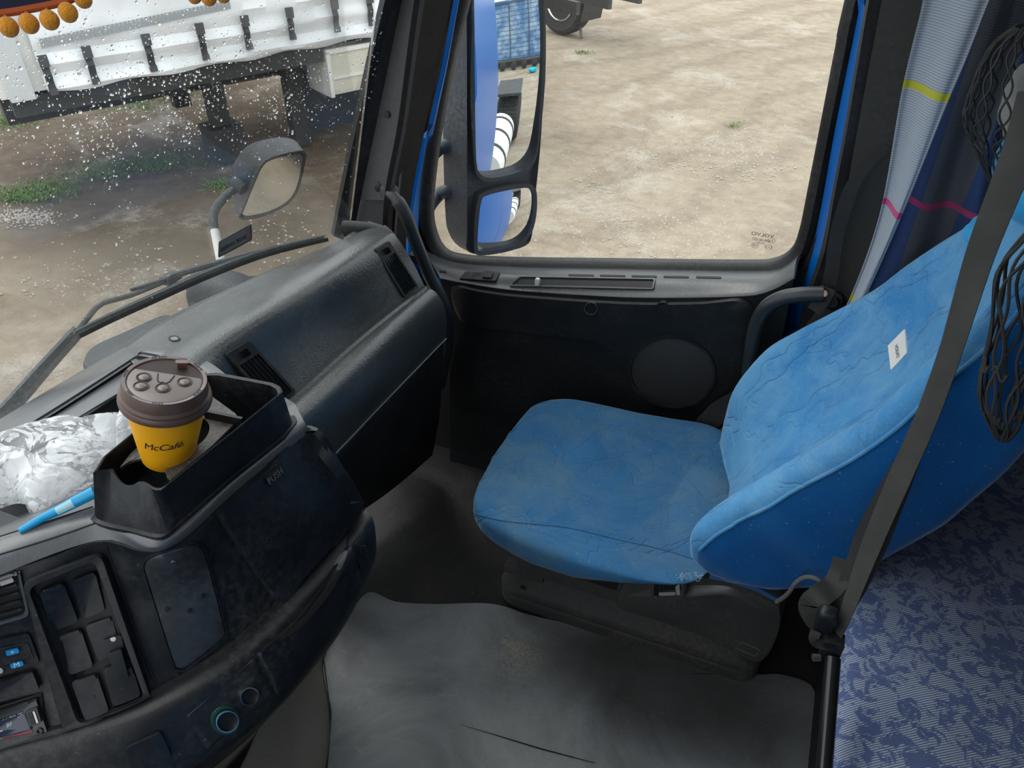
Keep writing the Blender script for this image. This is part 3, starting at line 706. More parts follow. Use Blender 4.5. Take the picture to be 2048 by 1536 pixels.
# mirror-side blue strips visible from inside: door edge front and rear
band('front_edge', [(934, -150), (907, 0), (884, 130), (857, 250), (839, 340), (826, 420), (816, 500), (826, 570)], [(936, -150), (909, 0), (886, 130), (861, 250), (845, 340), (838, 420), (838, 500), (850, 560)], 1.60, 1.645, blue_m, D1, .01)
band('rear_edge', [(1748, -150), (1722, 0), (1696, 130), (1668, 270), (1645, 400), (1622, 510), (1596, 585), (1590, 640)], [(1770, -150), (1738, 0), (1716, 130), (1692, 270), (1667, 400), (1648, 510), (1612, 600), (1600, 680)], 1.655, 1.61, blue_m, D1, .01)
# interior panel: shelf + vertical face + pocket step
sh = smoothrows([
    [AY(u, v, 1.665) for u, v in ((846, 495), (900, 522), (1000, 532), (1250, 537), (1480, 541), (1560, 536), (1598, 508))],
    [AY(u, v, 1.61) for u, v in ((860, 520), (905, 536), (1000, 546), (1250, 556), (1480, 559), (1550, 552), (1592, 523))],
    [AY(u, v, 1.575) for u, v in ((876, 548), (925, 558), (1017, 572), (1150, 580), (1290, 586), (1480, 583), (1540, 572), (1589, 547))],
    [AY(u, v, 1.565) for u, v in ((880, 556), (930, 566), (1019, 579), (1152, 589), (1292, 595), (1482, 592), (1541, 581), (1588, 556))]], 40, 5)
shelf = sheet(sh, .006, V((0, .7, -1))); shelf_o = shelf.build('shelf', shelf_m, D1)
pf = smoothrows([
    [AY(u, v, 1.563) for u, v in ((880, 557), (930, 567), (1019, 580), (1152, 590), (1292, 596), (1482, 593), (1541, 582), (1588, 557))],
    [AY(u, v, 1.568) for u, v in ((895, 625), (950, 640), (1050, 655), (1210, 668), (1300, 672), (1480, 690), (1560, 700))],
    [AY(u, v, 1.585) for u, v in ((900, 760), (970, 775), (1050, 790), (1250, 800), (1350, 810), (1470, 830), (1540, 840))],
    [AY(u, v, 1.60) for u, v in ((900, 1000), (960, 1010), (1050, 1010), (1250, 1020), (1350, 1020), (1470, 1020), (1540, 1020))]], 40, 6)
sheet(pf, .006, V((0, 1, 0))).build('panel', door_m, D1)
DP = bvh_grid(pf); DS = bvh_grid(sh)
# raised upper field of the panel (its lower edge steps down behind the speaker)
up = [(905, 572), (960, 578), (1040, 588), (1250, 602), (1400, 602), (1490, 597), (1512, 640), (1508, 760), (1470, 850), (1380, 880), (1300, 870), (1255, 830), (1232, 760), (1213, 700), (1190, 677), (1130, 668), (1000, 650), (925, 643)]
pad(DP, resample(smooth([V((a, bb, 0)) for a, bb in up], 4, True), 90), .010, .5, .004).build('raised_field', door_m, D1)
# speaker
o1 = circ(1347, 739, 84, 70, 40, .12); ring(DP, circ(1347, 739, 88, 74, 40, .12), circ(1347, 739, 82, 68, 40, .12), .016, .002).build('speaker_ring', dark_m, D1)
sp_m, nt, b, o = newmat('speaker_mesh_grille'); c = coords(nt); b.inputs['Roughness'].default_value = .45
c = coords(nt, 'Object', (1, .0, 1)); vr = nt.nodes.new('ShaderNodeTexVoronoi'); vr.inputs['Scale'].default_value = 280; vr.inputs['Randomness'].default_value = 0; nt.links.new(c, vr.inputs[0])
nt.links.new(mixc(nt, bw(nt, vr.outputs['Distance'], .30, .45), (.004, .004, .004), (.065, .065, .065)), b.inputs['Base Color']); bump(nt, b, vr.outputs['Distance'], .8, .002)
mb = MB(); cp, cn = on(DP, 1347, 739); rows = []
for k, f in enumerate((1, .97, .85, .65, .4, .15)):
    rows.append([on(DP, p.x, p.y)[0]+cn*(.010+.009*(1-f*f)) for p in circ(1347, 739, 83*f, 69*f, 40, .12)])
mb.grid(rows, cu=True, cap=True); mb.build('speaker_grille', sp_m, D1)
for u, v, r in ((997, 600, 12), (1327, 614, 15)):
    ring(DP, circ(u, v, r, r*.95, 20), circ(u, v, r*.88, r*.83, 20), .0112, .0).build('blank_cap', door_m, D1)
ring(DP, circ(1185, 612, 14, 13, 22), circ(1185, 612, 12, 11, 22), .0135, .0).build('lock_hole', shelf_m, D1)
pad(DP, circ(1185, 612, 12.2, 11.2, 22), .0105, .2).build('lock_hole', black_m, D1)
# shelf recess with lock knob, switches, slots
rec = [(1038, 553), (1312, 558), (1308, 581), (1018, 574)]
ro = rrect(rec, .18, 4); ri = rrect([(1042, 556), (1308, 561), (1304, 578), (1024, 571)], .18, 4)
pad(DS, ri, .0008, .3, .002, planar=False).build('recess', plain('recess_black', (.010, .011, .012), .5), D1)
ring(DS, ro, ri, .005, .002).build('recess_rim', shelf_m, D1)
q, n = on(DS, 1077, 568); mb = MB(); mb.grid(superbox(q+n*.008, (.006, .006, .012), .35, .4, 12, 8), cu=True); mb.build('lock_knob', plain('white_knob', (.6, .6, .57), .4), D1)
for u in (1163, 1226, 1289, 1353, 1418):
    v = 551+(u-1163)*.016
    pad(DS, rrect([(u-26, v-2.2), (u+25, v-1.2), (u+25, v+2.6), (u-26, v+1.6)], .45, 3), .0012, .3).build('vent_slot', black_m, D1)
pad(DS, rrect([(931, 546), (1001, 547), (992, 565), (919, 560)], .12, 3), .006, .3, planar=True).build('switch_plate', dark_m, D1)
S2 = [((950, 549), (966, 549.5), (961, 555.5), (946, 555)), ((947, 556), (962, 556.5), (958, 562), (942, 561))]
for s_ in S2: pad(DS, rrect(list(s_), .1, 2), .0068, .2, planar=True).build('switch_hole', black_m, D1)
pad(DS, rrect([(969, 547), (989, 548), (985, 561), (965, 560)], .2, 3), .011, .4, planar=True).build('window_switch', dark_m, D1)
pad(DS, rrect([(879, 541), (893, 542), (893, 546), (879, 545)], .4, 3), .0015, .2).build('vent_slot', black_m, D1)
# makers' print on the glass (seen from behind, so mirrored)
def gl(u, v): return AY(u, v, YG-.003)
for txt, u, v, size, sx in (('VOLVO', 1525, 470, .0115, 1.3), ('43R-001057', 1522, 480, .008, 1.0), ('SEKURIT', 1521, 486, .005, 1), ('E1', 1542, 481, .008, 1), ('VA', 1510, 491, .008, 1), ('CCC', 1537, 494, .007, 1)):
    p = gl(u, v); text_mesh(txt, size, p, V((-1*sx, 0, 0)), V((0, 0, 1)), V((0, -1, 0)), .0002).build('glass_print', ink_m, D1, False)
for u, v, r in ((1543, 481, .0062), (1510, 491, .0058), (1537, 494, .0062)):
    p = gl(u, v); MB().tube([p+V((math.cos(a)*r*1.25, 0, math.sin(a)*r)) for a in [2*PI*k/20 for k in range(20)]], .0004, 4, True).build('glass_print', ink_m, D1)

# rear pillar of the door opening
T2 = thing('trim_2', 'dark pillar and seal behind the passenger door', 'pillar trim', (.05, 1.6, 0), None, 'structure')
band('door_seal', [(1770, -150), (1738, 0), (1716, 130), (1692, 270), (1667, 400), (1648, 510), (1612, 610), (1590, 720), (1580, 840)], [(1795, -150), (1765, 0), (1740, 130), (1714, 270), (1688, 400), (1660, 510), (1638, 590), (1612, 720), (1600, 840)], 1.575, 1.58, rubber_m, T2, .02)
band('pillar_cover', [(1795, -150), (1764, 0), (1739, 130), (1713, 270), (1690, 400), (1668, 510), (1650, 600), (1595, 680), (1580, 800)], [(1900, -150), (1880, 0), (1850, 130), (1825, 270), (1800, 400), (1745, 560), (1715, 650), (1690, 760), (1680, 850)], 1.57, 1.56, felt_m, T2, .02, k=4)
q = AY(1666, 602, 1.55); MB().lathe([(0, .012), (.012, .012), (.014, .004), (.02, .002), (.022, -.006)], q, (-.2, -1, .2), 20).build('belt_anchor_bolt', dark_m, T2)

# floor, walls, roof
floor_m, nt, b, o = newmat('dirty_dark_floor'); c = coords(nt)
nt.links.new(mixc(nt, math_(nt, 'MULTIPLY', bw(nt, noise_(nt, c, 5, 7, .7, .5), .45, .75), .8), (.007, .007, .008), (.036, .032, .028)), b.inputs['Base Color']); b.inputs['Roughness'].default_value = .6
bump(nt, b, noise_(nt, c, 60, 5), .3, .004)
def sbox(name, c, sz, mat, label=None, kind='structure'):
    o = MB().box(c, sz).build(name, mat, None, False, None, None, (c[0], c[1], c[2]-sz[2]/2)); tag(o, label, None, None, kind); return o
mb = MB(); mb.box((-.5, 1.655, .18), (1.04, .02, .8)); mb.build('inner_sheet', black_m, D1, False)
sbox('floor', (-.1, .55, -.025), (2.2, 2.36, .05), floor_m)
headl_m = plain('grey_headlining', (.30, .30, .29), .9)
sbox('ceiling', (.62, .45, 1.80), (.84, 2.5, .06), headl_m)  # unseen slab at upper bunk height, set low to shade the mattress
sbox('ceiling', (-.15, .45, 2.10), (.75, 2.5, .06), headl_m)  # unseen roof, stopped short in front to let sky light in
sbox('wall_left', (.51, -.72, 1.05), (1.02, .04, 2.1), headl_m)  # unseen, added to keep side light off the bunk
sbox('wall_left', (-.58, -.74, .36), (1.10, .04, .86), dark_m)  # unseen lower door side, added to darken the footwell
sbox('wall_rear', (1.06, .5, 1.0), (.04, 2.4, 2.2), plain('dark_blue_grey_lining', (.03, .035, .05), .9))
mb = MB(); mb.box((.555, 1.72, .65), (1.05, .04, 2.9)); wr = mb.build('wall_right', blue_m, None, False, None, None, (.5, 1.72, -.8)); tag(wr, None, None, None, 'structure')
wl_ = MB().box((.60, 1.692, 1.05), (.94, .012, 2.1)).build('wall_right', plain('dark_side_lining', (.012, .014, .022), .9), None, False, None, None, (.6, 1.692, 0)); tag(wl_, None, None, None, 'structure')
# under the dash and the front bulkhead
MB_ = MB(); MB_.box((-1.19, .3, .28), (.04, 1.8, .76)); fo = MB_.build('wall_front', plain('black_bulkhead', (.01, .01, .011), .8), None, False, None, None, (-1.19, .5, -.1)); tag(fo, None, None, None, 'structure')
mb = MB(); mb.box((-1.06, 1.70, .30), (.22, .05, .8)); kr = mb.build('wall_front_right', dark_m, None, False, None, None, (-.98, 1.7, -.1)); tag(kr, None, None, None, 'structure')
# ================================================================== DASHBOARD
D = thing('dashboard', 'long black grained dashboard curving across the cab below the windshield', 'dashboard', (-.85, .8, .2))
Z = lambda z, *pts: [AZ(u, v, z) for u, v in pts]
# passenger side: pad with vents, lip, padded roll, kick panel
pr = smoothrows([
    Z(.86, (235, 704), (262, 690), (345, 630), (500, 558), (640, 498), (705, 472)),
    Z(.90, (262, 722), (300, 702), (395, 645), (540, 568), (665, 505), (730, 456)),
    Z(.925, (300, 770), (345, 715), (430, 660), (560, 584), (680, 512), (772, 454)),
    Z(.915, (345, 800), (400, 735), (455, 690), (585, 610), (700, 538), (793, 474)),
    Z(.85, (430, 815), (470, 770), (520, 735), (640, 650), (745, 580), (823, 520)),
    Z(.782, (500, 860), (540, 830), (590, 790), (700, 690), (782, 624), (851, 576))], 48, 7)
PT = bvh_grid(pr); sheet(pr, .006, V((-1, 0, -.6))).build('upper_pad', dash_m, D)
rl = smoothrows([
    Z(.779, (500, 862), (540, 831), (590, 792), (700, 691), (782, 625), (850, 578)),
    Z(.790, (505, 875), (545, 845), (598, 800), (705, 703), (785, 635), (858, 577)),
    Z(.778, (530, 900), (570, 868), (620, 826), (722, 727), (800, 652), (874, 587)),
    Z(.735, (560, 930), (597, 893), (645, 850), (745, 755), (820, 678), (889, 614)),
    Z(.675, (580, 965), (615, 930), (662, 882), (765, 780), (838, 702), (894, 648)),
    Z(.62, (590, 990), (625, 955), (672, 905), (780, 792), (843, 727), (892, 677))], 48, 6)
RT = bvh_grid(rl); sheet(rl, .006, V((-1, 0, -.3))).build('padded_roll', dash_m, D)
kp = smoothrows([
    Z(.616, (588, 990), (623, 955), (671, 906), (779, 794), (842, 729), (890, 679)),
    Z(.60, (596, 1010), (630, 972), (678, 920), (782, 808), (843, 742), (888, 690)),
    Z(.46, (640, 1040), (680, 1000), (712, 960), (795, 870), (845, 815), (884, 765)),
    Z(.34, (660, 1075), (700, 1035), (735, 985), (800, 920), (840, 880), (878, 838)),
    Z(.10, (600, 1150), (670, 1080), (700, 1040), (770, 990), (820, 950), (865, 910))], 40, 5)
sheet(kp, .006, V((-1, 0, -.2))).build('kick_panel', plastic('dark_kick_panel', (.007, .008, .009), .6, 350, .5, .2, spec=.25), D)
p = [a+V((.001, 0, 0)) for a in rl[-1]]; MB().tube(p, .0011, 6).build('seam_bead', plain('pale_seam', (.35, .35, .33), .5), D, True, 'thin pale bead along the lower edge of the roll')
# right end cheek closing the dash towards the door
mb = MB(); e = [r[-1] for r in pr]+[r[-1] for r in rl]+[r[-1] for r in kp]
q = [V((min(x.x-.02, -.955) if x.z > .6 else -1.05, x.y+.03, max(.1, x.z-.02))) for x in e]
sheet([e, [a.lerp(b_, .5)+V((0, .012, 0)) for a, b_ in zip(e, q)], q], .005, V((0, -1, 0))).build('end_cheek', dark_m, D)
# vents
def vent(T, c4, name, grow=1.0, knob_at=.13):
    A_, B_, C_, D_ = [on(T, *p)[0] for p in c4]        # corners: knob end left, knob end right, far right, far left
    N = (B_-A_).cross(D_-A_).normalized()
    if N.dot(EYE-A_) < 0: N = -N
    def M(s, t, h=0): return A_*(1-s)*(1-t)+B_*s*(1-t)+C_*s*t+D_*(1-s)*t+N*h
    fr = MB()
    out = [(s, t) for s, t in [(.06, 0), (.94, 0), (1, .03), (1, .97), (.94, 1), (.06, 1), (0, .97), (0, .03)]]
    inn = [(.13, .225), (.87, .225), (.88, .23), (.88, .95), (.87, .955), (.13, .955), (.12, .95), (.12, .23)]
    fr.grid([[M(*p, -.004) for p in out], [M(*p, .003) for p in out], [M(.5+(p[0]-.5)*.95, .5+(p[1]-.5)*.985, .005) for p in out], [M(*p, .005) for p in inn], [M(*p, .0005) for p in inn]], cu=True)
    f = fr.build(name, dark_m, D)
    MB().grid([[M(.1, .2, .0007), M(.9, .2, .0007)], [M(.1, .97, .0007), M(.9, .97, .0007)]]).build('vent_cavity', black_m, f, False)
    for k in range(5):
        s = .22+.14*k; b = MB(); b.grid([[M(s-.012, .23, .001), M(s-.012, .95, .001)], [M(s-.012, .23, .004), M(s-.012, .95, .004)], [M(s+.012, .23, .0045), M(s+.012, .95, .0045)], [M(s+.012, .23, .001), M(s+.012, .95, .001)]], cv=True)
        b.build('slat', dark_m, f, False)
    b = MB(); b.grid([[M(.2, .08, .0052), M(.8, .08, .0052)], [M(.2, .17, .0052), M(.8, .17, .0052)]]); b.build('thumb_slot', black_m, f, False)
    for s in (.42, .5, .58, .66):
        b = MB(); w_ = .03; b.grid([[M(s-w_, .075, .004), M(s-w_, .175, .004)], [M(s, .075, .0095), M(s, .175, .0095)], [M(s+w_, .075, .004), M(s+w_, .175, .004)]]); b.build('thumbwheel', dark_m, f)
    return f
vent(PT, [(447, 709), (497, 680), (590, 782), (548, 822)], 'air_vent')
vent(PT, [(746, 499), (776, 481), (835, 573), (806, 597)], 'air_vent')
ring(PT, circ(349, 678, 12, 5.5), circ(349, 678, 8.5, 4), .002, .001).build('screw', dark_m, D)
pad(PT, circ(349, 678, 8, 3.6), .0015, .5).build('screw', plain('grey_screw', (.2, .2, .2), .4), D)

# centre top: windshield edge, ridges, sunken tray, rise to the console
ct = smoothrows([
    Z(.86, (-90, 890), (0, 838), (120, 766), (250, 694)),
    Z(.895, (-90, 925), (0, 868), (125, 790), (262, 706)),
    Z(.90, (-90, 945), (0, 884), (130, 803), (272, 712)),
    Z(.885, (-90, 955), (0, 893), (134, 810), (280, 716)),
    Z(.897, (-90, 968), (0, 904), (140, 820), (300, 722)),
    Z(.897, (-90, 1000), (0, 935), (150, 838), (330, 730))], 40, 5)
CT = bvh_grid(ct); sheet(ct, .005, V((0, 0, -1))).build('centre_ridge', console_m, D)
ct2 = smoothrows([
    Z(.896, (-90, 1000), (0, 935), (150, 839), (270, 762), (345, 732)),
    Z(.868, (-90, 1012), (0, 948), (150, 852), (262, 778), (352, 748)),
    Z(.862, (-90, 1040), (0, 975), (150, 885), (262, 810), (380, 780)),
    Z(.862, (-90, 1095), (0, 1035), (130, 975), (250, 900), (430, 830)),
    Z(.88, (-90, 1110), (0, 1050), (140, 990), (260, 920), (450, 850)),
    Z(.965, (-90, 1112), (0, 1058), (150, 1006), (280, 950), (470, 850))], 36, 5)
C2 = bvh_grid(ct2); sheet(ct2, .005, V((0, 0, -1))).build('centre_tray', console_m, D)
# wall between the tray end and the passenger pad
cw = smoothrows([Z(.90, (272, 710), (300, 716), (345, 728), (400, 752), (440, 790)), Z(.915, (280, 704), (312, 709), (352, 717), (405, 740), (450, 778)), Z(.915, (300, 700), (330, 700), (370, 706), (420, 725), (470, 765))], 20, 4)
sheet(cw, .005, V((0, 0, -1))).build('centre_edge', console_m, D)

# console face (leans back), strips at its head, ledge below
ht = smoothrows([
    Z(.966, (-90, 1108), (0, 1058), (150, 1006), (280, 950), (420, 868), (560, 790)),
    Z(1.0, (-90, 1118), (0, 1070), (180, 1013), (300, 965), (450, 870), (588, 806)),
    Z(1.002, (-90, 1130), (0, 1084), (180, 1026), (300, 980), (455, 885), (596, 820)),
    Z(.998, (-90, 1160), (0, 1112), (195, 1050), (320, 1075), (470, 950), (610, 846)),
    Z(.985, (-90, 1195), (0, 1150), (200, 1080), (330, 1100), (480, 975), (620, 862))], 60, 5)
HT = bvh_grid(ht); sheet(ht, .005, V((-.3, 0, -1))).build('console_top', console_m, D)
cf_ = smoothrows([
    Z(.985, (-90, 1195), (0, 1150), (110, 1113), (205, 1083), (330, 1100), (480, 975), (590, 862), (632, 862)),
    Z(.965, (-90, 1235), (0, 1190), (115, 1150), (215, 1112), (345, 1125), (500, 1000), (610, 885), (655, 890)),
    Z(.905, (-90, 1350), (0, 1300), (135, 1240), (250, 1210), (390, 1170), (560, 1060), (650, 965), (690, 950)),
    Z(.84, (-90, 1480), (0, 1425), (160, 1380), (290, 1330), (440, 1250), (590, 1120), (680, 1035), (717, 1000)),
    Z(.815, (-90, 1540), (0, 1490), (170, 1440), (300, 1385), (470, 1280), (615, 1140), (690, 1052), (722, 1015))], 80, 7)
CF = bvh_grid(cf_); sheet(cf_, .005, V((-1, .3, -.3))).build('console_face', smooth_m, D)
ldg = smoothrows([
    Z(.814, (-90, 1542), (0, 1492), (170, 1442), (300, 1387), (470, 1282), (615, 1142), (690, 1054), (722, 1016)),
    Z(.818, (-90, 1560), (0, 1512), (180, 1460), (320, 1402), (487, 1296), (630, 1156), (704, 1066), (735, 1024)),
    Z(.805, (-90, 1600), (0, 1550), (200, 1490), (345, 1430), (510, 1318), (650, 1178), (722, 1085), (748, 1045)),
    Z(.735, (-90, 1720), (0, 1690), (240, 1600), (400, 1510), (560, 1395), (680, 1250), (742, 1130), (753, 1098)),
    Z(.705, (-90, 1760), (0, 1730), (240, 1640), (400, 1535), (560, 1412), (682, 1262), (738, 1150), (748, 1118)),
    Z(.68, (-90, 1760), (0, 1730), (235, 1645), (395, 1540), (553, 1418), (675, 1266), (730, 1155), (738, 1122)),
    Z(.50, (-90, 1820), (0, 1800), (180, 1720), (330, 1610), (480, 1490), (590, 1360), (650, 1240), (665, 1195)),
    Z(.05, (-90, 1800), (0, 1780), (180, 1700), (330, 1600), (430, 1500), (520, 1400), (570, 1300), (590, 1250))], 80, 6)
LG = bvh_grid(ldg); sheet(ldg, .005, V((-1, .3, -.3))).build('console_ledge', dark_m, D)
# right flank of the console
ed = [r[-1] for r in cf_]+[r[-1] for r in ldg]
sheet([ed, [a+V((-.05, .03, -.06)) for a in ed], [a+V((-.25, .07, -.16 if a.z > .3 else 0)) for a in ed]], .005, V((0, -1, 0))).build('console_flank', dark_m, D)

# storage flap with PUSH button
fl = [(430, 1024), (436, 1000), (470, 965), (530, 905), (585, 858), (606, 852), (628, 868), (660, 905), (700, 958), (716, 990), (717, 1012), (700, 1040), (650, 1095), (600, 1150), (566, 1198), (552, 1200), (530, 1175), (480, 1105)]
F_ = resample(smooth([V((a, bb, 0)) for a, bb in fl], 4, True), 110)
flap = pad(CF, F_, .014, .45, .004).build('storage_flap', smooth_m, D)
FB = bvh(flap)
lat = rrect([(529, 953), (553, 934), (565, 950), (541, 972)], .12, 3)
pad(FB, lat, .003, .5).build('push_latch', black_m, flap)
A_, n = on(FB, 547, 953); X = (on(FB, 560, 941)[0]-on(FB, 534, 964)[0]).normalized(); Y = n.cross(X).normalized()
text_mesh('PUSH', .0115, A_+n*.0036, X, Y, n, .0004, space=1.05).build('push_lettering', plain('worn_grey_letter', (.11, .11, .11), .5), flap, False)
for u, v in ((618, 962), (649, 957), (548, 1037), (538, 1079)):
    pad(FB, circ(u, v, 4.2, 4), .0006, .4).build('screw_hole', black_m, flap); ring(FB, circ(u, v, 6, 5.6), circ(u, v, 4, 3.8), .0008, 0).build('screw_hole', dark_m, flap)

# blank plate with four screws
bp = [(288, 1130), (300, 1115), (375, 1089), (398, 1092), (412, 1112), (448, 1250), (450, 1268), (440, 1282), (375, 1333), (358, 1335), (345, 1322), (291, 1150)]
BP = resample(smooth([V((a, bb, 0)) for a, bb in bp], 4, True), 80)
c = sum(BP, V((0, 0, 0)))/len(BP)
ring(CF, [c+(p-c)*1.035 for p in BP], [c+(p-c)*1.0 for p in BP], .0035, .001).build('plate_rim', smooth_m, D)
plate = pad(CF, [c+(p-c)*.985 for p in BP], .002, .5).build('blank_plate', plastic('satin_blank_plate', (.025, .029, .034), .35, 0, 0, .3), D)
PB = bvh(plate)
for u, v in ((347, 1125), (334, 1219), (379, 1221), (407, 1191)):
    pad(PB, circ(u, v, 5.5, 5), .0012, .5).build('screw', steel_m if v == 1125 else dark_m, plate)
    q, n = on(PB, u, v); X = (on(PB, u+5, v)[0]-q).normalized(); Y = n.cross(X); MB().box(q+n*.0013, (.0045, .001, .0004), Matrix((X, Y, n)).transposed()).box(q+n*.0013, (.001, .0045, .0004), Matrix((X, Y, n)).transposed()).build('screw_slot', black_m, plate, False)

# switch bay with blanks
bay = rrect([(62, 1172), (190, 1118), (290, 1390), (165, 1440)], .12, 4)
sur = rrect([(46, 1160), (205, 1100), (312, 1412), (150, 1470)], .12, 4)
ring(CF, sur, bay, .012, .004).build('bay_surround', dark_m, D)
pad(CF, bay, .0012, .2).build('bay_floor', black_m, D)
bl = [((78, 1177), (128, 1160), (158, 1237), (104, 1258)), ((142, 1157), (192, 1138), (212, 1215), (172, 1232)), ((112, 1270), (164, 1252), (190, 1330), (142, 1348)), ((172, 1247), (226, 1228), (246, 1300), (200, 1320)),
      ((144, 1360), (196, 1342), (222, 1420), (174, 1440)), ((206, 1334), (262, 1312), (284, 1390), (228, 1412))]
for i, b4 in enumerate(bl):
    o_ = pad(CF, rrect([(a*1, b_) for a, b_ in b4], .16, 3), .008, .5, .002).build('switch_blank', smooth_m, D); OB = bvh(o_)
    a, b_, c_, d_ = [V((*p, 0)) for p in b4]
    def L_(s, t): return (a*(1-s)*(1-t)+b_*s*(1-t)+c_*s*t+d_*(1-s)*t)
    q = [L_(.10, .05), L_(.88, .05), L_(.88, .17), L_(.10, .17)]
    pad(OB, rrect([(p.x, p.y) for p in q], .4, 3), .0025, .6).build('finger_ridge', smooth_m, o_)
    if i == 4: pad(OB, circ(187, 1395, 4.5, 4.5), .0006, .4).build('drilled_hole', black_m, o_)
brk = pad(CF, rrect([(208, 1274), (246, 1262), (252, 1290), (222, 1300)], .2, 3), .014, .4).build('phone_bracket', smooth_m, D, label='small screwed-on bracket over the switch blanks')
BB = bvh(brk); pad(BB, circ(227, 1278, 6, 5.5), .0018, .5).build('screw', chrome_m, brk)
pad(CF, rrect([(221, 1296), (246, 1287), (262, 1345), (236, 1356)], .15, 3), .022, .3).build('bracket_tongue', smooth_m, brk)
pad(CF, rrect([(232, 1340), (266, 1326), (270, 1342), (238, 1356)], .2, 3), .018, .3).build('bracket_tongue', smooth_m, brk)

# left air vent of the console
vo = rrect([(-60, 1165), (32, 1136), (52, 1225), (-50, 1255)], .12, 3)
c = sum(vo, V((0, 0, 0)))/len(vo)
ring(CF, [c+(p-c)*1.12 for p in vo], vo, .006, .002).build('air_vent', console_m, D); pad(CF, vo, .0012, .2).build('vent_cavity', black_m, D)
for k in range(5):
    v = 1160+k*16; pad(CF, rrect([(-50+k*2, v+12), (30+k*3.4, v-12), (31+k*3.4, v-7), (-50+k*2, v+17)], .2, 2), .004, .5).build('slat', dark_m, D)
pad(CF, rrect([(0, 1160), (26, 1152), (29, 1160), (2, 1169)], .2, 2), .006, .5).build('slider', plain('grey_slider', (.35, .35, .34), .4), D)

# climate panel
cp_ = rrect([(-60, 1290), (58, 1262), (80, 1322), (-50, 1370)], .12, 4)
cl = pad(CF, cp_, .004, .4).build('climate_panel', smooth_m, D); CB = bvh(cl)
ring(CB, rrect([(-50, 1306), (55, 1284), (68, 1318), (-45, 1352)], .2, 4), rrect([(-48, 1309), (53, 1287), (65, 1316), (-43, 1349)], .2, 4), .001, 0).build('panel_line', dark_m, cl)
bb_m = plain('blue_button', (.01, .25, .58), .35)
for (u, v, t) in ((25, 1302, '+'), (34, 1328, 'M')):
    bt = pad(CB, rrect([(u-14, v-1), (u+12, v-8), (u+14, v+1), (u-12, v+8)], .42, 4), .0035, .6).build('blue_button', bb_m, cl)
    q, n = on(CB, u, v); X = (on(CB, u+9, v-2.6)[0]-q).normalized(); Y = n.cross(X).normalized(); text_mesh(t, .008, q+n*.0038, X, Y, n, .0002).build('button_print', plain('pale_print', (.45, .7, .85), .5), cl, False)
pad(CB, circ(1, 1340, 5.5, 5.5), .003, .6).build('round_button', plain('grey_button', (.4, .4, .4), .4), cl)
pad(CF, rrect([(-60, 1378), (66, 1336), (80, 1372), (-50, 1412)], .1, 3), .010, .4).build('cassette_lid', smooth_m, D)

# car radio
radio = thing('car_radio', 'black car radio with a USB slot at the bottom left of the console', 'radio', on(CF, 20, 1430)[0])
pad(CF, rrect([(-60, 1430), (84, 1384), (104, 1466), (-50, 1520)], .05, 3), .002, .3).build('cage', black_m, radio)
rf = pad(CF, rrect([(-60, 1437), (74, 1392), (98, 1460), (-50, 1512)], .06, 3), .008, .3).build('faceplate', plastic('radio_face', (.016, .018, .022), .3, 0, 0, .2), radio); RB = bvh(rf)
pad(RB, rrect([(-55, 1462), (52, 1424), (66, 1458), (-50, 1492)], .08, 3), .001, .4).build('display', plain('radio_display', (.02, .03, .06), .12), rf)
pad(RB, rrect([(53, 1421), (76, 1412), (85, 1442), (61, 1453)], .08, 3), .003, .4).build('usb_frame', dark_m, rf)
pad(RB, rrect([(58, 1425), (66, 1422), (74, 1446), (65, 1449)], .05, 2), .0035, .2).build('usb_slot', black_m, rf)
pad(RB, rrect([(68, 1421), (72, 1420), (80, 1443), (76, 1445)], .05, 2), .004, .2).build('usb_contact', steel_m, rf)
ring(RB, circ(80, 1462, 7, 6.5), circ(80, 1462, 4, 3.6), .0025, 0).build('aux_socket', dark_m, rf)
pad(RB, rrect([(-40, 1486), (65, 1446+14), (66, 1463), (-40, 1489)], .1, 2), .0012, .2).build('red_line', plain('red_line', (.4, .03, .05), .4), rf)
for txt, u, v, s in (('ALPINE', 24, 1435, .0065), ('BF', 19, 1449, .006)):
    q, n = on(RB, u, v); X = (on(RB, u+9, v-3.2)[0]-q).normalized(); Y = n.cross(X).normalized(); text_mesh(txt, s, q+n*.0014, X, Y, n, .0002, shear=.2).build('print', plain('pale_radio_print', (.5, .55, .6), .5), rf, False)
for u, v in ((2, 1462), (3, 1478)): pad(RB, rrect([(u-10, v+2), (u+4, v-2), (u+4, v-.6), (u-10, v+3.4)], .1, 2), .0014, .2).build('print', white_m, rf)
pad(RB, rrect([(-40, 1432), (52, 1402), (53, 1406), (-40, 1437)], .1, 2), .0006, .3).build('disc_slot', black_m, rf)
pad(RB, rrect([(53, 1403), (75, 1395), (76, 1400), (55, 1408)], .4, 2), .002, .4).build('eject_button', smooth_m, rf)

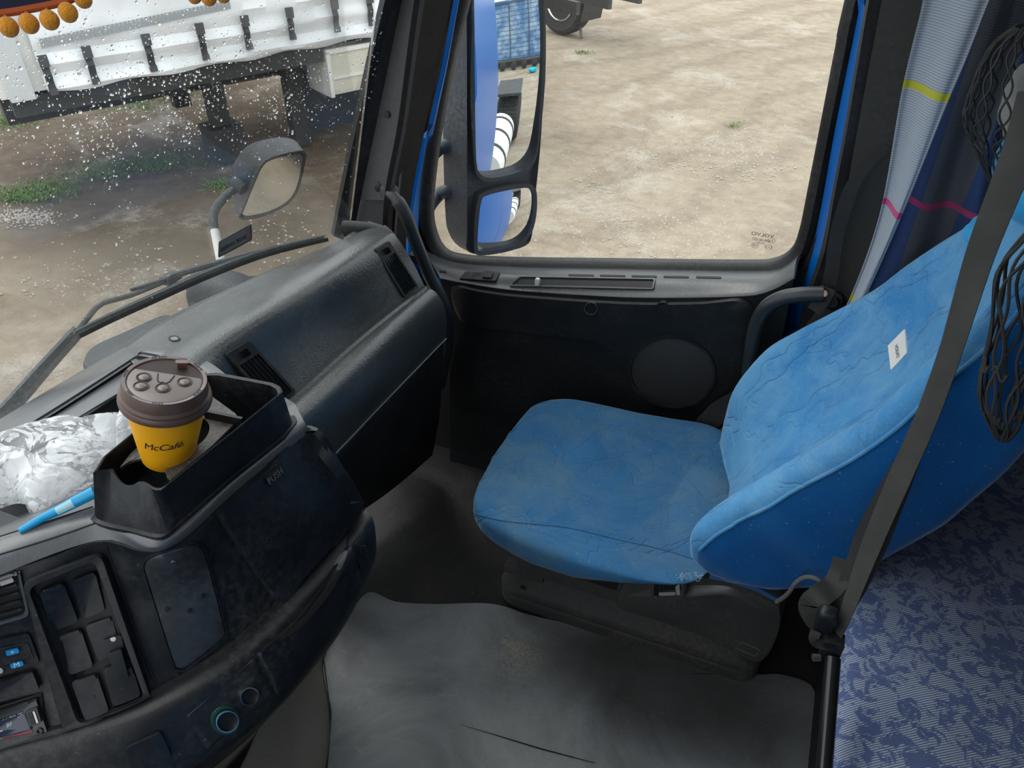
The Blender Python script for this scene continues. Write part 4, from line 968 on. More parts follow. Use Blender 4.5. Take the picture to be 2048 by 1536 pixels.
# ledge: ashtray drawer, power sockets, end switch
dr = resample(smooth([V((a, bb, 0)) for a, bb in ((514, 1310), (520, 1300), (590, 1238), (650, 1160), (690, 1096), (699, 1092), (706, 1105), (718, 1155), (716, 1168), (660, 1262), (600, 1340), (556, 1386), (548, 1384), (540, 1360))], 4, True), 90)
drw = pad(LG, dr, .006, .5, .003).build('ashtray_drawer', smooth_m, D); DB = bvh(drw)
pad(DB, resample(smooth([V((a, bb, 0)) for a, bb in ((560, 1278), (610, 1230), (650, 1175), (676, 1128), (686, 1130), (682, 1150), (650, 1200), (610, 1245), (575, 1275))], 3, True), 50), .0012, .5).build('finger_pull', plain('dusty_brown_recess', (.028, .025, .021), .8, 0, .2), drw)
pad(DB, resample(smooth([V((a, bb, 0)) for a, bb in ((662, 1128), (690, 1102), (694, 1110), (688, 1128), (680, 1142), (672, 1140), (676, 1128))], 3, True), 40), .003, .5).build('drawer_edge', plain('worn_edge', (.12, .12, .12), .3), drw)
sp = pad(LG, rrect([(372, 1432), (508, 1315), (548, 1388), (415, 1500)], .06, 3), .002, .4).build('socket_plate', dark_m, D)
for u, v, r, g in ((451, 1438, 24, 1), (495, 1389, 20, 0)):
    if g: ring(LG, circ(u-2, v, r+5, r+5, 28, -.5), circ(u, v, r, r-1, 28, -.5), .004, .001).build('socket_collar', plain('dark_green_collar', (.01, .06, .04), .5), D)
    ring(LG, circ(u, v, r, r*.92, 30, -.5), circ(u, v, r*.86, r*.78, 30, -.5), .0065, .001).build('power_socket', chrome_m, D, label='round chrome-rimmed power socket')
    pad(LG, circ(u, v, r*.88, r*.80, 28, -.5), .0028, .2).build('socket_hole', black_m, D)
sw = pad(LG, resample(smooth([V((a, bb, 0)) for a, bb in ((692, 1088), (706, 1058), (718, 1052), (732, 1066), (743, 1095), (744, 1122), (722, 1160), (716, 1155))], 4, True), 50), .004, .5).build('switch_panel', smooth_m, D); WB_ = bvh(sw)
pad(WB_, rrect([(705, 1085), (722, 1068), (737, 1110), (720, 1138)], .18, 3), .002, .4).build('switch', black_m, sw)
for k in range(4): pad(WB_, rrect([(716+k*2.8, 1092+k*0), (718+k*2.8, 1090), (722+k*2.8, 1112), (720+k*2.8, 1114)], .2, 2), .003, .4).build('switch_rib', dark_m, sw)
pad(LG, rrect([(250, 1490), (322, 1458), (345, 1510), (270, 1560)], .15, 3), .006, .4).build('blank_cover', smooth_m, D)

# ------------------------------------------------------------------ cup holder tray
tray = thing('cup_holder_tray', 'black two-compartment cup holder box on top of the dashboard', 'cup holder', AZ(400, 960, 1.0))
RZ = 1.07
top = [(186, 946, RZ), (205, 915, RZ), (262, 868, RZ), (330, 815, RZ), (400, 757, RZ), (418, 746, RZ), (435, 745, RZ), (500, 757, RZ), (546, 766, RZ), (562, 774, RZ), (565, 785, RZ), (540, 805, RZ), (450, 878, RZ), (385, 930, RZ), (330, 975, RZ), (318, 982, RZ-.002), (306, 979, RZ-.004), (290, 968, RZ-.008), (278, 965, RZ-.012), (262, 975, RZ-.016), (242, 972, RZ-.018), (228, 955, RZ-.012), (220, 940, RZ-.006), (206, 943, RZ-.002), (192, 942, RZ)]
bot = [(192, 1036), (215, 1005), (270, 958), (340, 905), (410, 850), (425, 838), (442, 835), (510, 842), (560, 840), (582, 838), (586, 850), (560, 880), (465, 955), (400, 1012), (345, 1060), (332, 1070), (318, 1072), (302, 1069), (290, 1066), (270, 1060), (250, 1056), (235, 1053), (222, 1050), (207, 1045), (196, 1041)]
To = [AZ(u, v, z) for u, v, z in top]; Bo = [AZ(u, v, 1.0) for u, v in bot]
cT = sum(To, V((0, 0, 0)))/len(To)
Ti = [p+(V((cT.x, cT.y, p.z))-p)*.045 for p in To]; Bi = [p.lerp(cT, .06) for p in Bo]; Bi = [V((p.x, p.y, 1.004)) for p in Bi]
def dense(L): return resample(L+[L[0]], 97)[:-1]
mb = MB(); rw_ = [[p+(p-V((cT.x, cT.y, p.z)))*.05+V((0, 0, -.003)) for p in Bo], [p+(p-V((cT.x, cT.y, p.z)))*.05+V((0, 0, .002)) for p in Bo], [p+V((0, 0, .003)) for p in Bo], To, [a.lerp(b_, .5)+V((0, 0, .001)) for a, b_ in zip(To, Ti)], Ti, Bi]
mb.grid([dense(r) for r in rw_], cu=True, cap=True); mb.build('box', smooth_m, tray, True, None, 50)
# cup plate between the compartments with a round opening
PZ = 1.055
pl = [AZ(u, v, PZ) for u, v in ((240, 935), (262, 905), (340, 843), (420, 790), (470, 826), (478, 838), (420, 895), (338, 962), (330, 948), (335, 925), (345, 905), (310, 915), (262, 920))]
CX = AZ(345, 880, PZ)
wornp = plastic('worn_brown_grey_plate', (.05, .045, .042), .45, 0, 0, .9, (.2, .18, .16), dsc=16)
po = resample(pl+[pl[0]], 49)[:-1]
cpos = AZ(352, 868, PZ); CR = .0385
oc = []
for p in po:
    d = V((p.x-cpos.x, p.y-cpos.y, 0)); oc.append(cpos+d.normalized()*min(CR, d.length*.98))
mb = MB(); mb.grid([[p-V((0, 0, .003)) for p in po], po, oc, [p-V((0, 0, .003)) for p in oc]], cu=True, cv=True); mb.build('cup_plate', wornp, tray)
q = [AZ(436, 782, RZ-.004), AZ(478, 836, RZ-.004)]
mb = MB(); a, b_ = AZ(405, 822, RZ-.003), AZ(482, 838, RZ-.003); mb.grid([[a, b_], [a+V((.0, .004, 0)), b_+V((0, .004, 0))], [a+V((0, .004, -.06)), b_+V((0, .004, -.06))], [a+V((0, 0, -.06)), b_+V((0, 0, -.06))]], cv=True); mb.build('divider', smooth_m, tray)

# ------------------------------------------------------------------ coffee cup
yel_m = plain('yellow_cup_paper', (.78, .36, .0), .5); lid_m = plain('brown_cup_lid', (.085, .052, .042), .38); lid2_m = plain('brown_lid_top', (.20, .16, .15), .35, spec=.8)
LR = .048; ld = 2*LR*FPX/176
lc = AD(330, 762, ld); LZ = lc.z
tilt = (V((0, 0, 1))+RGT*.24).normalized()
cup = thing('coffee_cup', 'yellow takeaway coffee cup with brown lid standing in the cup holder', 'cup', lc-tilt*.118)
def C_(h): return lc+tilt*h
MB().lathe([(0, -.110), (.0285, -.112), (.030, -.105), (.0435, -.022), (.0435, -.018), (0, -.018)], lc, tilt, 48).build('cup_body', yel_m, cup)
MB().lathe([(.044, -.026), (LR, -.026), (LR+.0006, -.023), (LR, -.019), (LR-.0012, -.0175), (LR-.001, -.015), (LR-.002, -.0135), (.0445, -.012), (.0435, -.001), (.0425, .0015), (.0405, .0018), (.0385, -.0002), (.0, -.0002)], lc, tilt, 64).build('lid', lid_m, cup)
Qc = tilt.to_track_quat('Z', 'Y').to_matrix()
# directions on the lid: "away" points up in the picture
aw = (ray(330, 700)-ray(330, 762)); aw = (aw-tilt*aw.dot(tilt)).normalized(); rt = aw.cross(tilt).normalized()
def LP(x, y, h=0): return lc+rt*x+aw*y+tilt*h
lid = bpy.data.objects['lid']
mb = MB(); n = 40; pts = [(.0375*math.cos(a), .0375*math.sin(a)) for a in [2*PI*k/n for k in range(n)]]
rot = .25; pts = [(x, y) for x, y in pts]
cut = lambda x, y: (y*math.cos(rot)+x*math.sin(rot)) < .012
P2 = []
for x, y in pts:
    d = y*math.cos(rot)+x*math.sin(rot)
    if d > .012:
        t = x*math.cos(rot)-y*math.sin(rot); x, y = t*math.cos(rot)+.012*math.sin(rot), -t*math.sin(rot)+.012*math.cos(rot)
    P2.append((x, y))
mb.grid([[LP(x, y, -.0004) for x, y in P2], [LP(x, y, .0006) for x, y in P2], [LP(x*.97, y*.97, .0012) for x, y in P2]], cu=True, cap=True); mb.build('lid_top', lid2_m, lid)
mb = MB()
for k in range(1): mb.grid([[LP(.0425*math.cos(a), .0425*math.sin(a), .0022) for a in [2*PI*j/64 for j in range(64)]], [LP(.0388*math.cos(a), .0388*math.sin(a), .0016) for a in [2*PI*j/64 for j in range(64)]]], cu=True)
mb.build('lid_rim', lid2_m, lid)
for x, y in ((-.021, .004), (.020, -.004), (-.023, -.011), (-.0015, -.0145)):
    mb = MB(); mb.lathe([(.0068, .0008), (.0078, .0024), (.0066, .0012)], LP(x, y), tilt, 20); mb.build('dimple_ring', lid_m, lid)
    mb = MB(); mb.lathe([(.0055, .0012), (.005, .0026), (.003, .0036), (0, .004)], LP(x, y), tilt, 16); mb.build('dimple', lid2_m, lid)
mb = MB()
for sx in (-1, 1):
    p = [(-.0005, -.006), (sx*.003, -.0075), (sx*.006, -.004), (sx*.0075, .002), (sx*.0085, .0075)]
    p = smooth([V((a-.001, bb+.002, 0)) for a, bb in p], 4); c_, s_ = math.cos(-.2), math.sin(-.2)
    mb.tube([LP(q.x*c_-q.y*s_, q.x*s_+q.y*c_, .0013) for q in p], .0008, 6)
mb.build('arches_emboss', ink_m, lid)
mb = MB(); M3 = Matrix((rt, aw, tilt)).transposed(); mb.box(LP(.017, .027, .004), (.010, .010, .007), M3); mb.build('sip_tab', plain('reddish_brown_tab', (.12, .045, .035), .35), lid, False)
mb = MB(); mb.box(LP(.0165, .024, .0078), (.013, .005, .0016), M3); mb.build('sip_tab', lid2_m, lid, False)
mb = MB(); mb.lathe([(0, -.0001), (.0365, -.0001), (.0365, .0004), (0, .0004)], lc, tilt, 40); mb.build('lid_recess', plain('dark_brown_recess', (.035, .018, .015), .5), lid)
for txt, ang in (('LATTE', 165), ('CAPP', 215), ('CHOC', 262), ('BLACK', 325), ('TAKE IT', 35), ('SIP EASY', 100)):
    a0 = math.radians(ang)
    def bend(p, a0=a0):
        s_ = -1 if False else 1
        a = a0+p.x/.0405; rr = .0405-p.y*1; rr = .0405+p.y*(-1 if PI < a0 < 2*PI else 1); a = a0+(p.x if PI < a0 < 2*PI else -p.x)/.0405
        return LP(rr*math.cos(a), rr*math.sin(a), .0026+p.z)
    text_mesh(txt, .0034, 0, 0, 0, 0, .0002, bend=bend, space=1.25).build('lid_lettering', ink_m, lid, False)
# lettering wrapped on the cup wall
vd = -ray(330, 870); vd = (vd-tilt*vd.dot(tilt)).normalized(); v2 = tilt.cross(vd).normalized()      # vd towards viewer, v2 to the right in the picture
if v2.dot(RGT) < 0: v2 = -v2
def wrap(a0, h0):
    def f(p):
        h = h0+p.y; r = .030+(.0435-.030)*(h+.105)/.083+.0003+p.z; a = a0+p.x/.038
        return lc+tilt*h+(vd*math.cos(a)+v2*math.sin(a))*r
    return f
mb = text_mesh('c', .016, 0, 0, 0, 0, .0001, bend=wrap(-.40, -.065)); 
for txt, size, a0, h0 in (('M', .020, -.66, -.0625), ('c', .0155, -.42, -.0655), ('C', .024, -.15, -.061), ('a', .0155, .12, -.0635), ('f', .023, .32, -.0605), ('é', .0165, .50, -.0575), ('.', .010, .68, -.061)):
    t = text_mesh(txt, size, 0, 0, 0, 0, .0001, bend=wrap(a0, h0), shear=.15); mb.add(t.v, t.f)
def wrap2(a0, h0):
    def f(p):
        a = a0+p.x/.037; h = h0+p.y+.13*p.x; r = .030+(.0435-.030)*(h+.105)/.083+.0003+p.z
        return lc+tilt*h+(vd*math.cos(a)+v2*math.sin(a))*r
    return f
mb = text_mesh('McCafé.', .0150, 0, 0, 0, 0, .0001, bend=wrap2(-.12, -.066), shear=.22, space=.92)
mb.build('cup_lettering', ink_m, cup, False)
t = text_mesh('OUT', .005, 0, 0, 0, 0, .0001, bend=wrap(1.25, -.035)); t.build('cup_lettering', white_m, cup, False)

# ------------------------------------------------------------------ crumpled clear bag on the tray
bagm = bpy.data.materials.new('thin_clear_film'); bagm.use_nodes = True; nt = bagm.node_tree; nt.nodes.clear()
o = nt.nodes.new('ShaderNodeOutputMaterial'); t_ = nt.nodes.new('ShaderNodeBsdfTransparent'); pb = nt.nodes.new('ShaderNodeBsdfPrincipled'); mx = nt.nodes.new('ShaderNodeMixShader')
pb.inputs['Base Color'].default_value = (.86, .88, .9, 1); pb.inputs['Roughness'].default_value = .3
lw = nt.nodes.new('ShaderNodeLayerWeight'); lw.inputs[0].default_value = .35
c = coords(nt); wr_ = noise_(nt, c, 15, 5, .55, 2.2); rid = math_(nt, 'ABSOLUTE', math_(nt, 'SUBTRACT', wr_, .5)); rdg = bw(nt, rid, .045, .0)
fac = math_(nt, 'MINIMUM', math_(nt, 'ADD', math_(nt, 'ADD', math_(nt, 'MULTIPLY', lw.outputs['Facing'], .16), .15), math_(nt, 'MULTIPLY', rdg, .45)), .9)
nt.links.new(fac, mx.inputs[0]); nt.links.new(t_.outputs[0], mx.inputs[1]); nt.links.new(pb.outputs[0], mx.inputs[2]); nt.links.new(mx.outputs[0], o.inputs[0])
bump(nt, pb, wr_, .5, .008)
def crumple(pts, zc, hgt, seed):
    """thin film bag: a closed lumpy skin over a picture outline standing on height zc"""
    P = [AZ(u, v, zc) for u, v in pts]; P = smooth(P, 6, True); P = resample(P+[P[0]], 97)[:-1]; c = sum(P, V((0, 0, 0)))/len(P); rows = []
    for k in range(34):
        f = k/33; r = math.cos(f*PI/2)**.75 if k < 33 else 0.01; hh = hgt*math.sin(f*PI/2)
        row = []
        for j, p in enumerate(P):
            q = c+(p-c)*r; q.z = zc+hh
            nn = mnoise.noise(V((q.x*16+seed, q.y*16, q.z*10))); n2_ = abs(mnoise.noise(V((q.x*38, q.y*38+seed, q.z*38)))); n3_ = abs(mnoise.noise(V((q.x*90, q.y*90+seed, 5))))
            q += V((.010*nn, .010*mnoise.noise(V((q.y*20, seed, q.x*20))), .024*nn*(.3+f)-.007*n2_*(.2+f)-.001*n3_)); q.z = max(q.z, zc-.0); row.append(q)
        rows.append(row)
    return MB().grid(rows, cu=True, cap=True)
bag = thing('clear_plastic_bag', 'crumpled clear plastic bag lying in the dashboard tray', 'bag', AZ(120, 960, .868))
crumple([(4, 905), (60, 872), (125, 860), (200, 862), (262, 842), (268, 858), (235, 910), (205, 960), (182, 990), (140, 1010), (85, 1045), (40, 1000), (-60, 1000), (-60, 950)], .888, .058, 2.0).build('film', bagm, bag)
crumple([(-60, 935), (0, 930), (60, 925), (120, 940), (180, 985), (120, 1015), (60, 1010), (-60, 1020)], .892, .055, 9.0).build('film', bagm, bag)
crumple([(268, 795), (262, 830), (252, 852), (262, 880), (240, 915), (262, 905), (275, 870), (282, 820)], .93, .05, 5.0).build('film', bagm, bag)
# blue pen-like handle
hp = [AD(u, v, d) for u, v, d in ((190, 984, .895), (150, 1004, .89), (115, 1022, .885), (85, 1036, .878), (40, 1062, .87))]
pen = thing('blue_stick', 'bright blue plastic stick with a small printed sticker under the bag', 'stick', hp[3])
hpr = [.0072, .0068, .0058, .0048, .0040]
MB().tube(hp, hpr, 14).build('shaft', plain('bright_blue_plastic', (.0, .32, .62), .3), pen)
d1 = (hp[2]-hp[1]).normalized(); nn = (EYE-hp[1]); nn = (nn-d1*nn.dot(d1)).normalized(); a, b_ = hp[1].lerp(hp[2], .05), hp[1].lerp(hp[2], 1.0)
bb_ = d1.cross(nn)
mb = MB(); mb.grid([[p+(nn*math.cos(t)+bb_*math.sin(t))*r for t in [-.8+.2*k for k in range(9)]] for p, r in ((a, .00705), (a.lerp(b_, .5), .0066), (b_, .0061))]); mb.build('sticker', plain('pale_blue_sticker', (.35, .60, .68), .4), pen)
MB().box(AZ(0, 1052, .90)+V((0, -.03, 0)), (.07, .09, .02)).build('black_box', smooth_m, None); tag(bpy.data.objects['black_box'], 'flat black box at the left edge under the plastic bag', 'box')
# ================================================================== PASSENGER SEAT
S = thing('passenger_seat', 'passenger seat in blue quilted velour cover on a black plastic base', 'seat', (-.2, 1.25, 0))
# cushion
def sgn(x, e): return math.copysign(abs(x)**e, x)
CU = []
nu, nv = 72, 40
def cush(th, ph):
    cx = -.262; L = .262; Wd = .262
    x = sgn(math.cos(ph), .45)*sgn(math.cos(th), .42); y = sgn(math.cos(ph), .45)*sgn(math.sin(th), .42); z = sgn(math.sin(ph), .55)
    f = (1-x)/2                                    # 1 at the front
    yy = y*Wd*(1-.10*f*f-.02*(1-f))
    zt = .455 if True else 0
    top = .475+.012*f-.022*max(0, 1-abs(y)*1.15)*(.4+.6*(1-f))+.018*abs(y)**3*(.8+.2*f)
    xr = -.262+x*.262; ss = min(1, max(0, (xr+.26)/.2)); bot = .406-.016*math.exp(-((xr+.32)/.12)**2)+.070*ss*ss*(3-2*ss)
    zz = bot+(top-bot)*(z+1)/2
    if z > 0: zz += 0
    xx = cx+x*L-.012*(1-abs(y))*f
    return V((xx, 1.222+yy, zz+.004*mnoise.noise(V((xx*9, yy*9, zz*6)))))
for i in range(nv+1):
    ph = -PI/2+PI*i/nv; CU.append([cush(2*PI*j/nu, ph) for j in range(nu)])
mb = MB().grid(CU, cu=True); cu_o = mb.build('cushion', cush_m, S, True, None, 80); CUB = bvh(cu_o)
pts = [(937, 1018), (960, 1030), (1017, 1043), (1134, 1055), (1232, 1078), (1330, 1100), (1400, 1122)]
def seam(T, pts, name, mat, parent, r=.0022, off=.0006, n=60):
    q = [on(T, p.x, p.y) for p in resample(smooth([V((a, b_, 0)) for a, b_ in pts], 5), n)]
    return MB().tube([p+nn*off for p, nn in q], r, 6).build(name, mat, parent)
seam(CUB, pts, 'piping', cush_m, cu_o, .0022, .0004)
seam(CUB, [(942, 1000), (985, 915), (1030, 845), (1062, 805), (1090, 788)], 'piping', cush_m, cu_o, .0018)
# gathered folds at the rear near corner
for k, (a, b_) in enumerate((((1265, 1075), (1232, 1088)), ((1290, 1078), (1258, 1100)), ((1340, 1085), (1290, 1105)), ((1375, 1080), (1325, 1105)), ((1395, 1060), (1340, 1090)))):
    seam(CUB, [a, ((a[0]+b_[0])/2+4, (a[1]+b_[1])/2+2), b_], 'fold', cush_m, cu_o, .0026, -.0014, 10)
# pan under the cushion
mb = MB(); rows = []
pn = [AY(u, v, 1.0) for u, v in ((938, 1068), (1010, 1098), (1100, 1140), (1200, 1155))]
mb.grid(superbox((-.35, 1.235, .378), (.150, .215, .030), .3, .3, 40, 10), cu=True); pan = mb.build('seat_pan', base_m, S)

# backrest: stations from the foot to the top; F far front edge, N near front seam, B near rear edge
st = [  # t, F(x,z), N(x,z), B(x,z), far Y, near Y
    (-.045, .515, -.030, .550, .045, .520, 1.40, .985),
    (-.046, .565, -.034, .608, .080, .545, 1.42, .968),
    (-.040, .640, -.008, .668, .135, .572, 1.44, .962),
    (.000, .735, .045, .745, .195, .605, 1.45, .960),
    (.050, .795, .100, .822, .240, .690, 1.45, .962),
    (.105, .855, .150, .890, .280, .765, 1.445, .965),
    (.162, .925, .192, .960, .318, .850, 1.43, .97),
    (.205, .995, .222, 1.035, .345, .935, 1.42, .975),
    (.245, 1.060, .262, 1.115, .365, 1.030, 1.40, .985),
    (.275, 1.115, .290, 1.190, .385, 1.115, 1.36, 1.01),
    (.310, 1.165, .325, 1.235, .400, 1.180, 1.31, 1.06)]
rows = []
for i, (fx, fz, nx, nz, bx, bz, fy, ny) in enumerate(st):
    F = V((fx, fy, fz)); N = V((nx, ny, nz)); B = V((bx, ny+.015, bz)); FB_ = V((bx-.01, fy-.02, bz+.01)); bk = (B-N); t = i/(len(st)-1)
    deep = .050*math.sin(min(1, t*1.25+.05)*PI)**.6+.012
    dv = bk.normalized()
    loop = [F-dv*.0, F.lerp(N, .06)-dv*.012, F.lerp(N, .18)+dv*deep*.35, F.lerp(N, .34)+dv*deep, F.lerp(N, .5)+dv*deep*1.12, F.lerp(N, .66)+dv*deep*.95, F.lerp(N, .80)+dv*deep*.25, F.lerp(N, .90)-dv*.020, F.lerp(N, .965)-dv*.018, N,
            N.lerp(B, .3)-V((0, .010, 0)), N.lerp(B, .65)-V((0, .008, 0)), B, B.lerp(FB_, .06)+dv*.02, B.lerp(FB_, .3)+dv*.035, B.lerp(FB_, .7)+dv*.035, B.lerp(FB_, .94)+dv*.02, FB_, F.lerp(FB_, .5)+V((0, .012, 0)), F.lerp(FB_, .15)+V((0, .010, 0))]
    sm = smooth(loop, 4, True); k_ = 9*4
    rows.append(resample(sm[:k_+1], 43)[:-1]+resample(sm[k_:]+[sm[0]], 39)[:-1])
cols = [smooth([r[j] for r in rows], 5) for j in range(80)]
R2 = [[cols[j][i] for j in range(80)] for i in range(len(cols[0]))]
def close(row, dirv, d):
    c = sum(row, V((0, 0, 0)))/len(row); return [[p.lerp(c, f)+dirv*d*g for p in row] for f, g in ((.12, .5), (.35, .85), (.7, 1), (.97, 1))]
R3 = close(R2[0], V((.2, 0, -1)).normalized(), .018)[::-1]+R2+close(R2[-1], V((.25, 0, 1)).normalized(), .05)
# cover sags in soft folds on the side
for r in R3:
    for k, p in enumerate(r):
        if p.y < 1.0 and p.x > .02: p.y += .006*math.sin(p.x*22+p.z*30+3*mnoise.noise(p*6))*min(1, max(0, (.98-p.z)*3))
me = MB().grid(R3, cu=True, cap=True)
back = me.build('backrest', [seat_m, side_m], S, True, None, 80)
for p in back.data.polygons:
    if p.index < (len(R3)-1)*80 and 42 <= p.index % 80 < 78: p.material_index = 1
BKB = bvh(back)
# piping along the near edge
line = [r[:] for r in R2]; J = None
def nearest_loop(i):
    N = V((st[i][2], st[i][7], st[i][3])); return N
pip = smooth([V((s_[2], s_[7], s_[3]))-V((0, .004, 0)) for s_ in st[1:]], 8)
pp = []
for p in pip:
    q = BKB.find_nearest(p); pp.append(q[0]+q[1]*.001)
MB().tube(pp, .0032, 8).build('piping', seat_m, back)
# printed label
lab = [(1777, 692), (1811, 658), (1815, 706), (1783, 741)]
LBL = pad(BKB, rrect(lab, .03, 2), .0022, .4).build('cloth_label', plain('white_cloth_label', (.68, .68, .66), .8), back, label='small white cloth label with printed letters')
LB = bvh(LBL); A_, n = on(LB, 1795, 703); X = (on(LB, 1802, 722)[0]-on(LB, 1790, 680)[0]).normalized(); X = (on(LB, 1799, 716)[0]-on(LB, 1794, 686)[0]).normalized(); Y = n.cross(X).normalized()
text_mesh('VOLVO', .0100, A_+n*.0012, X, Y, n, .0002, space=1.0).build('label_print', plain('grey_ink', (.15, .16, .18), .6), LBL, False)
text_mesh('seat cover'.upper()[:4], .003, A_+n*.0006-Y*.012, X, Y, n, .0002) if False else None
# headrest in cyan cover with a knotted corner
mb = MB(); Mh = Matrix.Rotation(.35, 3, 'Y'); mb.grid(superbox((.345, 1.30, 1.255), (.07, .15, .09), .5, .5, 40, 24, lambda p: p+V((.006*mnoise.noise(p*16), .006*mnoise.noise(p*19), .010*mnoise.noise(p*14))), Mh), cu=True); mb.build('headrest', cyan_m, S)
q = AD(1972, 478, 1.22)
mb = MB(); mb.grid(superbox(q+V((.02, 0, .0)), (.048, .050, .026), .8, .8, 48, 32, lambda p: p*(1+.35*mnoise.noise(p*28))), cu=True); mb.build('cover_knot', cyan_m, S)

# base: plinth, side cover, rails, suspension box
pl_ = MB()
def rb(o4, z0, z1, ins=.0):  # frustum from two floor rectangles
    pass
def rr2(x0, x1, y0, y1, r, z, n=6):
    out = []
    for cx, cy, a0 in ((x1-r, y1-r, 0), (x0+r, y1-r, 90), (x0+r, y0+r, 180), (x1-r, y0+r, 270)):
        for k in range(n+1):
            a = math.radians(a0+90*k/n); out.append(V((cx+r*math.cos(a), cy+r*math.sin(a), z)))
    return out
mb = MB(); mb.grid([rr2(-.505, .145, 1.155, 1.50, .05, .0), rr2(-.51, .15, 1.15, 1.50, .05, .012), rr2(-.505, .145, 1.155, 1.49, .05, .022), rr2(-.51, .15, 1.15, 1.50, .05, .034), rr2(-.505, .145, 1.155, 1.495, .05, .044), rr2(-.51, .15, 1.148, 1.50, .05, .058), rr2(-.50, .14, 1.155, 1.49, .05, .075), rr2(-.46, .10, 1.20, 1.46, .04, .14), rr2(-.44, .10, 1.21, 1.46, .04, .20)], cu=True, cap=True)
mb.build('plinth', base_m, S, True, None, 50)
mb = MB(); mb.box((-.17, 1.29, .27), (.44, .22, .22)); mb.box((-.20, 1.27, .345), (.50, .34, .035)); mb.build('suspension_box', base_m, S, False)
# side cover: flat moulded plate with sloping rear
sc_px = [(1236, 1183), (1246, 1168), (1262, 1163), (1300, 1160), (1375, 1156), (1420, 1157), (1450, 1163), (1500, 1185), (1552, 1210), (1562, 1222), (1562, 1255), (1545, 1300), (1528, 1322), (1515, 1326), (1490, 1318), (1440, 1290), (1380, 1265), (1300, 1238), (1240, 1218), (1232, 1205)]
yc = 1.085
o_ = [AY(p.x, p.y, yc) for p in smooth([V((a, b_, 0)) for a, b_ in sc_px], 4, True)]
c = sum(o_, V((0, 0, 0)))/len(o_)
mb = MB(); mb.grid([[p+V((0, .10, 0)) for p in o_], [p+V((0, .006, 0)) for p in o_], [p.lerp(c, .02)+V((0, .001, 0)) for p in o_], [p.lerp(c, .05) for p in o_], [p.lerp(c, .5)-V((0, .002, 0)) for p in o_], [p.lerp(c, .97)-V((0, .002, 0)) for p in o_]], cu=True, cap=True)
scv = mb.build('side_cover', base_m, S); SB = bvh(scv)
# ledge along its head
l1 = [AY(u, v, y) for u, v, y in ((1232, 1192, 1.09), (1300, 1193, 1.075), (1370, 1194, 1.07), (1452, 1190, 1.075), (1500, 1210, 1.08), (1562, 1236, 1.09))]
l2 = [p+V((0, .03, .028)) for p in l1]
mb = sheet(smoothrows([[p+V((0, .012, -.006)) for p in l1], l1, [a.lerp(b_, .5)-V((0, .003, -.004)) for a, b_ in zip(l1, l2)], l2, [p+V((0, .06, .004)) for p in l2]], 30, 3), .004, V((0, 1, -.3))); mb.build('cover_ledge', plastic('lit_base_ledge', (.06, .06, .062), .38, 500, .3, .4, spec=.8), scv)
# adjustment switch / latch with chrome frame
sw4 = [(1306, 1160), (1368, 1158), (1367, 1193), (1305, 1196)]
LGB = BVHTree.FromPolygons([AY(u, v, 1.055) for u, v in ((1200, 1100), (1500, 1100), (1500, 1300), (1200, 1300))], [(0, 1, 2, 3)])
bx = pad(LGB, rrect(sw4, .15, 3), .001, .3, .03).build('latch_box', black_m, scv)
ring(LGB, rrect([(1303, 1157), (1371, 1155), (1370, 1196), (1302, 1199)], .15, 3), rrect([(1310, 1164), (1362, 1162), (1361, 1188), (1310, 1191)], .15, 3), .004, .02).build('latch_frame', plain('glossy_dark_frame', (.05, .05, .05), .15), bx)
for k in range(6): pad(LGB, rrect([(1318+k*7, 1165), (1322+k*7, 1165), (1324+k*7, 1178), (1320+k*7, 1178)], .2, 2), .003, .4).build('latch_rib', dark_m, bx)
pad(LGB, rrect([(1318, 1182), (1352, 1181), (1352, 1188), (1318, 1189)], .3, 3), .004, .4).build('latch_button', chrome_m, bx)
pad(LGB, rrect([(1352, 1168), (1360, 1163), (1362, 1186), (1354, 1187)], .3, 3), .006, .4).build('latch_lever', chrome_m, bx)
# outlined rectangle and round mould mark
ring(SB, rrect([(1482, 1283), (1520, 1299), (1512, 1313), (1470, 1297)], .04, 2), rrect([(1483, 1285), (1518, 1300), (1511, 1311), (1472, 1296)], .04, 2), .0008, .0).build('moulded_frame', plain('pale_line', (.13, .13, .125), .6), scv)
ring(SB, circ(1450, 1206, 14, 11), circ(1450, 1206, 13, 10), .0008, 0).build('mould_mark', base_m, scv)
# front bracket of the slide rail
mb = MB(); mb.box((-.43, 1.16, .165), (.10, .05, .022)); mb.box((-.30, 1.13, .215), (.28, .02, .04)); mb.build('slide_rail', base_m, S, False)
q = AY(1046, 1177, 1.16); MB().lathe([(.009, .002), (.009, -.004)], q, (0, -1, .3), 8).build('rail_hole', black_m, S)
# frayed cover hem and blue flap behind
hm = plain('frayed_pale_threads', (.30, .45, .60), .9)
random.seed(5); mb = MB()
for k in range(16):
    u = 1352+random.random()*56; v = 1150-8*random.random(); p = AY(u, v, 1.0); e = [p]
    for j in range(4): e.append(e[-1]+V((random.uniform(-.006, .006), random.uniform(-.004, 0), random.uniform(-.006, .003))))
    mb.tube(e, .0007, 4)
mb.build('frayed_hem', hm, S)
fp = [AY(u, v, y) for u, v, y in ((1420, 1150, 1.0), (1470, 1160, 1.0), (1520, 1178, 1.01), (1560, 1200, 1.03))]
sheet([[p for p in fp], [p+V((0, .01, -.022)) for p in fp]], .003, V((0, 1, 0))).build('cover_flap', side_m, S)
